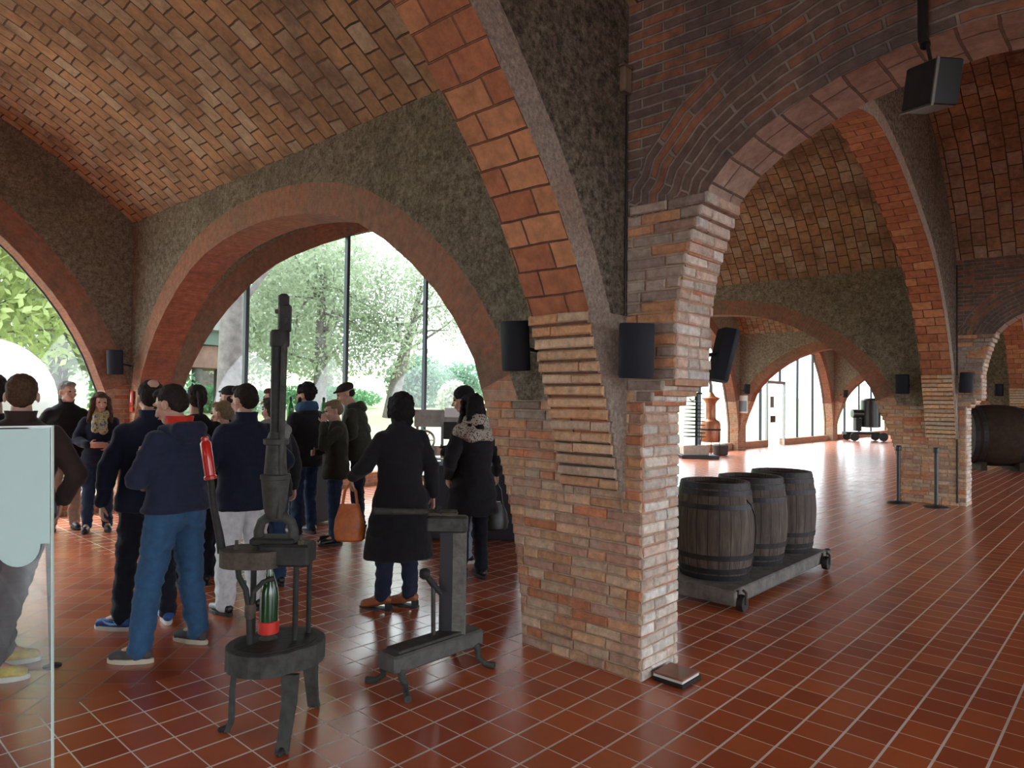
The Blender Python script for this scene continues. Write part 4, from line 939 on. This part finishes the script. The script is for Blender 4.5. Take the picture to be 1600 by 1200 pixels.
for x in (-.38, .38):
    S = Sh(); n_ = 24; S.rings([[(x+(.14+.018*math.cos(2*PI*k/8))*math.cos(2*PI*j/n_), -.03+.018*math.sin(2*PI*k/8), 1.03+(.14+.018*math.cos(2*PI*k/8))*math.sin(2*PI*j/n_)) for k in range(8)] for j in range(n_)], 'machine_steel', False, True, loop=True)
    for j in range(3): a = PI*j/3; S.tube([(x-.13*math.cos(a), -.03, 1.03-.13*math.sin(a)), (x+.13*math.cos(a), -.03, 1.03+.13*math.sin(a))], .009, 'machine_steel', 6)
    S.build('flywheel', lm)
S = Sh(); S.obox((-.22, -.05, .78), (.14, .12, .34), 'machine_grey', bev=.01); S.obox((.02, -.04, 1.45), (.22, .08, .14), 'paper_white', bev=.01); S.obox((.0, -.04, 1.18), (.2, .07, .26), 'cast_iron', bev=.01); S.build('feed_box', lm)
S = Sh(); S.obox((0, 0, .50), (1.2, .5, .06), 'machine_steel'); S.build('table_top', lm)
for x in (-.55, .55):
    for y in (-.2, .2):
        S = Sh(); S.obox((x, y, .235), (.05, .05, .47), 'cast_iron'); S.build('leg', lm)
for x in (-.50, .50):
    S = Sh(); S.obox((x, 0, .88), (.04, .04, .72), 'machine_steel'); S.build('post', lm)
pl = thing('display_plinth', 'narrow dark plinth carrying two green bottles behind the visitors', 'plinth', (4.86, 8.06, 0), math.radians(13))
S = Sh(); S.obox((0, 0, .66), (.75, .25, 1.28), 'case_dark', bev=.01); S.build('plinth_body', pl); S = Sh(); S.obox((0, 0, 1.32), (.8, .3, .04), 'case_dark'); S.build('plinth_top', pl)
for p, lab in (((4.58, 7.99), 'bright green bottle on the plinth left of the curly-haired visitor'), ((5.14, 8.12), 'bright green bottle on the plinth right of the curly-haired visitor')):
    bt = thing('bottle', lab, 'bottle', (*p, 1.34), 0, 'green bottles on the plinth'); bottle(bt, (0, 0, 0), .31, .043, 'green_glass_light', 'glass_body'); S = Sh(); S.lathe([(.019, .23), (.020, .30), (.014, .312)], 'black_wrap', n=14); S.build('neck_foil', bt)

# ------------------------------------------------------------------ far hall: spindle rack, copper still, locomobile, vats
simple('copper', (.42, .16, .085), .42, .55, nscale=6, namt=.25); simple('stone', (.42, .38, .33), .9, nscale=12, namt=.2, bmp=.5); simple('dark_stone', (.06, .055, .05), .8, nscale=10)
rk = thing('bottle_drying_rack', 'tall dark spindle rack with stacked prongs on a stone block in the far hall', 'rack', (19.0, 10.0, 0), R47)
S = Sh(); S.obox((.1, 0, .05), (1.1, .7, .10), 'black_board', bev=.01); S.build('pallet', rk); S = Sh(); S.obox((0, 0, .24), (.75, .5, .28), 'stone', bev=.015); S.build('stone_block', rk)
S = Sh(); S.tube([(.06, 0, .38), (.06, 0, 1.95)], .035, 'cast_iron', 10); S.build('spindle', rk)
for k in range(10):
    S = Sh(); z = .62+.115*k; r0 = .33-.004*k; S.lathe([(.04, 0), (r0, .012), (r0, .03), (.04, .045)], 'cast_iron' if k % 2 else 'worn_iron', (0, 0, z), 18); S.build('disc', rk)
S = Sh(); S.obox((.02, 0, 1.93), (.42, .06, .05), 'cast_iron'); S.tube([(-.15, 0, 1.78), (-.08, 0, 1.70), (.02, 0, 1.74), (.04, 0, 1.9)], .02, 'cast_iron', 8); S.build('crank', rk)
cs = thing('copper_still', 'copper distilling still with a tall neck on thin iron legs in the far hall', 'still', (20.15, 10.05, 0), 0)
S = Sh(); S.lathe([(.10, .42), (.28, .44), (.30, .50), (.30, .98), (.27, 1.08), (.17, 1.14), (.15, 1.20), (.15, 1.62), (.19, 1.70), (.27, 1.78), (.28, 1.80), (.14, 1.86), (.06, 1.98)], 'copper', n=28); S.build('pot', cs)
S = Sh(); S.lathe([(.31, 0), (.315, .01), (.315, .04), (.31, .05)], 'cast_iron', (0, 0, .80), 28); S.build('iron_band', cs)
S = Sh(); S.tube([(0, 0, 1.95), (.0, .0, 2.2), (-.12, .02, 2.55), (-.35, .05, 2.9)], [.06, .05, .045, .04], 'dull_steel', 12); S.build('swan_neck', cs)
for k in range(3):
    a = k*2*PI/3+.4; S = Sh(); S.tube([(.29*math.cos(a), .29*math.sin(a), .82), (.32*math.cos(a), .32*math.sin(a), .4), (.34*math.cos(a), .34*math.sin(a), .01)], .012, 'cast_iron', 8); S.build('leg', cs)
S = Sh(); S.lathe([(.16, .0), (.22, .02), (.24, .30), (.20, .34)], 'dark_stone', (20.75, 10.0, 0), 18); tag(S.build('stone_tub'), 'dark round stone tub beside the copper still', 'tub')
lo = thing('steam_engine', 'old black portable steam engine with wheels in the farthest small arch', 'engine', (34.9, 9.6, 0), math.radians(-50))
S = Sh(); S.lathe([(.30, 0), (.42, .02), (.42, 1.25), (.38, 1.3), (.2, 1.36)], 'black_metal', (.15, 0, .62), 22); S.build('boiler', lo)
S = Sh(); S.lathe([(.05, -.25), (.2, -.24), (.2, .24), (.05, .25)], 'black_metal', (-.45, 0, 1.25), 18, axis=(1, 0, 0)); S.obox((-.45, 0, .75), (.25, .3, .6), 'cast_iron'); S.obox((-.3, 0, .35), (1.5, .5, .12), 'cast_iron'); S.build('engine_block', lo)
for x in (-.75, .55):
    for y in (-.4, .4):
        S = Sh(); S.lathe([(.05, -.04), (.20, -.035), (.20, .035), (.05, .04)], 'cast_iron', (x, y, .20), 20, axis=(0, 1, 0)); S.build('wheel', lo)
def vat(pos, rz, label, H, rb, re):
    v_ = thing('wine_vat', label, 'vat', pos, rz, None); barrel(v_, (-H/2, 0, 0), H, rb, re, axis=(1, 0, 0), wood='dark_oak', hoops=(.04, .16, .84, .96), n=36, hoopmat='hoop_iron')
    for x in (-H*.32, H*.32):
        S = Sh(); S.obox((x, 0, -rb+.02), (.14, rb*1.3, .22), 'dark_oak'); S.build('cradle', v_)
    return v_
vat((21.9, 2.95, .91), math.radians(-62), 'huge dark oak vat lying on its side behind the far brick pillar', 1.35, .80, .70)
vat((23.0, 1.15, .91), math.radians(-62), 'dark oak vat cut off by the right edge of the photo', 1.35, .80, .70)

# ------------------------------------------------------------------ windows: frames, panes, sills
simple('frame_steel', (.035, .045, .06), .4, .2); simple('frame_pale', (.42, .45, .46), .4, .3)
WN = 0
def window(c, h, mull, y, sgn=1, door=None):
    global WN
    WN += 1; w_ = bpy.data.objects.new('window_%d' % WN, None); COL.objects.link(w_); w_['kind'] = 'structure'; w_.location = (c, y, 0)
    prof = [(h-.12-d*(h-.12)/4.76, z) for d, z in RIB]
    full = sym(0, prof)
    def ztop(x):
        for i in range(len(full)-1):
            a, b_ = full[i], full[i+1]
            if a[0] <= x <= b_[0] and b_[0] > a[0]: return a[1]+(b_[1]-a[1])*(x-a[0])/(b_[0]-a[0])
        return 0
    S = Sh(); S.face([(x, 0, z) for x, z in full], 'window_glass'); S.build('glass_pane', w_)
    S = Sh(); S.tube([(x, 0, z) for x, z in refine(full, 1)], .02, 'frame_steel', 6); S.build('frame', w_)
    for mx_, z0 in mull:
        S = Sh(); S.obox((mx_-c, 0, (z0+ztop(mx_-c))/2), (.06, .09, ztop(mx_-c)-z0), 'frame_steel'); S.build('mullion', w_)
    segs = [(-h+.15, h-.15)] if not door else [(-h+.15, door[0]-c-.05), (door[1]-c+.05, h-.15)]
    for a, b_ in segs:
        S = Sh(); S.box((a, -.14, 0), (b_, .14, .25), 'brick_wall'); S.build('sill', w_)
    if door:
        S = Sh(); x0, x1 = door[0]-c, door[1]-c
        S.obox((x0, -.05, 1.25), (.07, .09, 2.5), 'frame_pale'); S.obox((x1, -.05, 1.25), (.07, .09, 2.5), 'frame_pale'); S.obox(((x0+x1)/2, -.05, 2.5), (x1-x0+.07, .1, .12), 'frame_pale'); S.build('door_frame', w_)
        S = Sh(); S.obox((x0+.45, -.07, 1.72), (.36, .01, .44), 'poster_grey'); S.obox((x0+.55, -.07, 1.05), (.5, .01, .26), 'rust_iron'); S.build('door_notice', w_)
for bay, mull, door in ((0, [(-.55, .25), (1.3, .25), (-2.4, .25), (-4.2, .25)], None), (1, [(5.43, .25), (7.36, .25), (9.26, .25), (11.2, .25)], None), (2, [(15.5, .25), (17.3, .25), (19.2, .25), (21.1, .25)], None),
                        (3, [(26.0, .25), (27.9, 2.55), (29.8, .25), (31.6, .25)], (26.5, 28.2)), (4, [(36.0, .25), (38.3, .25), (40.4, .25)], None)):
    a, b_ = X0S[bay]+TH, X0S[bay+1]; c = (a+b_)/2; h = (b_-a)/2
    window(c, h, mull, 10.93, 1, door)

# ------------------------------------------------------------------ outside: ground, trees, pavilion
m, t, b = nt('lawn'); ob = obc(t); sy = N(t, 'ShaderNodeSeparateXYZ'); L(t, ob, sy.inputs[0])
g_ = ramp(t, noi(t, ob, .6, 5, .7), [(.3, (.32, .38, .18)), (.7, (.46, .48, .28))])
pv = math_(t, 'LESS_THAN', sy.outputs[1], 16)
L(t, mixc(t, pv, g_, (.42, .40, .36)), b.inputs['Base Color']); b.inputs['Roughness'].default_value = .95
mb = Sh(); ys_ = [11.0, 15, 16, 20, 26, 34, 50, 90]; hz2 = [-.03, -.03, .0, .25, .9, 1.7, 3.2, 6]
for i in range(len(ys_)-1): mb.face([(-30, ys_[i], hz2[i]), (120, ys_[i], hz2[i]), (120, ys_[i+1], hz2[i+1]), (-30, ys_[i+1], hz2[i+1])], 'lawn')
o = mb.build('ground_lawn', kind='structure')
mb = Sh(); mb.box((-40, -60, -.2), (120, -9.9, -.03), 'stone'); mb.build('ground_paving', kind='structure')
def ground_z(y):
    for i in range(len(ys_)-1):
        if ys_[i] <= y <= ys_[i+1]: return hz2[i]+(hz2[i+1]-hz2[i])*(y-ys_[i])/(ys_[i+1]-ys_[i])
    return 0
def leafmat(name, a, c):
    m, t, b = nt(name); ob = obc(t); cs_ = ramp(t, noi(t, ob, .9, 5, .7), [(.3, a), (.7, c)]); L(t, cs_, b.inputs['Base Color']); b.inputs['Roughness'].default_value = .6
    translucent(m, t, b, .45, colsrc=cs_); return m
leafmat('leaf_olive', (.22, .28, .18), (.42, .48, .36)); leafmat('leaf_pine', (.28, .36, .12), (.48, .54, .26)); leafmat('leaf_green', (.09, .25, .12), (.20, .42, .22)); leafmat('leaf_bush', (.12, .24, .17), (.26, .38, .27)); leafmat('leaf_pale', (.45, .48, .38), (.6, .62, .52))
simple('bark', (.14, .125, .12), .9, nscale=5, namt=.35, bmp=.8); simple('bark_dark', (.08, .07, .06), .9, nscale=5, namt=.3, bmp=.8)
def foliage(name, parent, blobs, n, size, mat, rnd):
    S = Sh(); tot = sum(b_[1][0]*b_[1][1]*b_[1][2] for b_ in blobs)
    for c, r in blobs:
        k = int(n*(r[0]*r[1]*r[2])/tot)
        for _ in range(k):
            d = Vector((rnd.gauss(0, 1), rnd.gauss(0, 1), rnd.gauss(0, 1))).normalized(); u = rnd.random()**.45
            p = Vector(c)+Vector((d.x*r[0], d.y*r[1], d.z*r[2]))*u
            a = Vector((rnd.gauss(0, 1), rnd.gauss(0, 1), rnd.gauss(0, 1))).normalized(); b2 = a.cross(Vector((rnd.gauss(0, 1), rnd.gauss(0, 1), rnd.gauss(0, 1)))).normalized(); s_ = size*rnd.uniform(.6, 1.4)
            S.face([p-a*s_, p+b2*s_*.45, p+a*s_, p-b2*s_*.45], mat)
    return S.build(name, parent)
def tree(pos, label, h, tr, blobs, n, size, leaf, bark='bark', seed=1, lean=(0, 0), group=None):
    rnd = random.Random(seed); z0 = ground_z(pos[1]); r = thing('tree', label, 'tree', (pos[0], pos[1], z0), 0, group)
    top = Vector((lean[0], lean[1], h)); S = Sh()
    S.tube([(0, 0, -.2), (lean[0]*.2, lean[1]*.2, h*.25), (lean[0]*.6, lean[1]*.6, h*.6), top], [tr*1.25, tr, tr*.75, tr*.35], bark, 12)
    S.build('trunk', r)
    S = Sh()
    for c, rr in blobs:
        for _ in range(3):
            s0 = top*rnd.uniform(.3, .95); e = Vector(c)+Vector((rnd.uniform(-1, 1)*rr[0]*.7, rnd.uniform(-1, 1)*rr[1]*.7, rnd.uniform(-.6, .8)*rr[2])); m_ = (s0+e)/2+Vector((rnd.uniform(-.4, .4), rnd.uniform(-.4, .4), rnd.uniform(-.3, .5)))
            S.tube([s0, m_, e], [tr*.28, tr*.16, tr*.05], bark, 7)
    S.build('branches', r)
    foliage('foliage', r, blobs, n, size, leaf, rnd); return r
tree((7.4, 15.6), 'thick pale trunk of a tall pine close outside the left part of the window', 11, .27, [((1.8, .5, 7.6), (2.4, 2.2, 1.1)), ((3.4, 1.2, 8.4), (2.0, 2.0, 1.0))], 5000, .13, 'leaf_pine', seed=2)
tree((16.0, 25.6), 'olive-leaved tree with a pale trunk outside the middle of the window', 6.5, .26, [((0, 0, 6.0), (3.2, 2.8, 2.4)), ((-2.6, 1, 3.4), (2.3, 2, 2.3)), ((2.6, -1, 3.6), (2.0, 2, 2.0)), ((.5, 0, 2.5), (2.2, 1.6, 1.2))], 15000, .105, 'leaf_olive', seed=3)
tree((19.2, 25.0), 'leaning tree with thin spreading branches right of the olive-leaved tree', 6.0, .30, [((1.0, -.6, 6.2), (2.4, 2.2, 2.0)), ((2.8, -1.5, 4.6), (1.6, 1.6, 1.3)), ((-.8, .6, 4.3), (1.6, 1.5, 1.4))], 6500, .09, 'leaf_olive', seed=4, lean=(1.2, -.6))
tree((14.5, 33.0), 'broad grey-green tree farther back behind the kiosk', 8, .4, [((0, 0, 6.6), (4.6, 3.2, 4.6)), ((-5, 1, 4.0), (3.8, 3, 3.6)), ((5, 0, 4.5), (3.6, 3, 3.6))], 19000, .15, 'leaf_olive', seed=5)
tree((23.5, 37.0), 'tall grey-green tree far behind the leaning tree', 9, .4, [((-.5, 0, 7.5), (3.6, 3, 3.4)), ((-3, 0, 3.6), (3.4, 3, 3.0))], 8000, .16, 'leaf_olive', seed=6)
tree((9.0, 24.0), 'yellow-green pine reaching over the top of the window', 9.5, .3, [((1.5, 0, 8.6), (3.2, 2.4, 1.3)), ((4.5, -.5, 9.6), (2.8, 2.2, 1.2)), ((0, 0, 10.4), (2.6, 2.4, 1.0))], 9000, .13, 'leaf_pine', 'bark_dark', seed=7)
tree((2.6, 22.0), 'yellow-green tree outside the left-hand window', 6, .3, [((0, 0, 6), (3.4, 3, 2.6)), ((2.0, 0, 3.6), (2.2, 2, 1.8)), ((-2.5, 0, 4.5), (2.4, 2, 2.4))], 11000, .15, 'leaf_pine', seed=8)
tree((6.6, 26.0), 'dark green tree between the left-hand and the main window', 6, .3, [((0, 0, 5.5), (3.0, 3, 3.0)), ((0, 0, 3.0), (2.4, 2, 1.8))], 8000, .16, 'leaf_olive', seed=9)
def bush(pos, r, n, size, leaf, label, name='shrub', group=None):
    b_ = thing(name, label, 'shrub', (pos[0], pos[1], ground_z(pos[1])), 0, group); foliage('foliage', b_, [((0, 0, r[2]*.8), r)], n, size, leaf, random.Random(int(pos[0]*10))); 
    S = Sh(); S.cap((0, 0, -.05), (0, 0, r[2]*.7), .06, .03, 'bark'); S.build('stem', b_)
bush((12.0, 27.2), (3.2, .9, .6), 3600, .10, 'leaf_green', 'low bright green hedge left behind the lawn')
bush((18.0, 28.5), (3.4, .9, .6), 3600, .10, 'leaf_green', 'low bright green hedge in the middle behind the lawn')
bush((24.5, 29.5), (1.9, 1.6, 1.6), 5200, .12, 'leaf_bush', 'rounded dark green shrub left of the right-hand mullion')
bush((28.2, 30.0), (1.9, 1.6, 1.45), 4200, .12, 'leaf_bush', 'rounded dark green shrub right of the right-hand mullion')
bush((23.3, 25.2), (.9, .8, 1.0), 2200, .12, 'leaf_pale', 'pale feathery shrub on the lawn before the dark shrubs')
bush((30.5, 26.5), (1.6, 1.3, .85), 2400, .12, 'leaf_pale', 'pale low shrub at the right edge of the main window')
bush((8.2, 23.0), (1.6, 1.0, 1.4), 3000, .12, 'leaf_green', 'bright green shrub behind the thick pale trunk')
# round kiosk with a pale dome
simple('kiosk_stone', (.075, .07, .065), .9, nscale=3); simple('kiosk_red', (.13, .075, .06), .9, nscale=3); simple('kiosk_dome', (.115, .12, .11), .7, nscale=3); simple('kiosk_green', (.065, .10, .085), .8)
kz_ = ground_z(24)+.35; kk = thing('kiosk', 'small round kiosk with a pale dome and reddish band seen left in the main window', 'building', (9.9, 24.6, kz_), 0)
S = Sh(); S.lathe([(1.75, 0), (1.9, .05), (1.75, .3), (.9, .95), (.15, 1.2)], 'kiosk_dome', (0, 0, 2.75), 28); S.build('dome', kk)
S = Sh(); S.lathe([(1.6, 0), (1.7, .02), (1.7, .45), (1.6, .47)], 'kiosk_green', (0, 0, 2.3), 28); S.build('cornice', kk)
S = Sh(); S.lathe([(1.5, 0), (1.6, .02), (1.6, .75), (1.5, .77)], 'kiosk_red', (0, 0, 1.53), 28); S.build('band', kk)
for k in range(8):
    a = PI*k/4; S = Sh(); S.lathe([(.17, -.1), (.17, 1.55)], 'kiosk_stone', (1.35*math.cos(a), 1.35*math.sin(a), 0), 12); S.build('pillar', kk)
# big pale press drum outside the left-hand window
simple('white_drum', (.50, .50, .48), .6, nscale=2, namt=.1)
dr = thing('white_tank', 'big rounded white tank standing outside the left-hand window', 'tank', (2.7, 14.8, 0), 0)
S = Sh(); S.ell((0, 0, 1.45), (1.05, 1.2, 1.15), 'white_drum', 28, 16); S.build('tank_body', dr); S = Sh(); S.lathe([(.9, -.03), (.8, .5)], 'white_drum', n=20); S.build('tank_foot', dr)
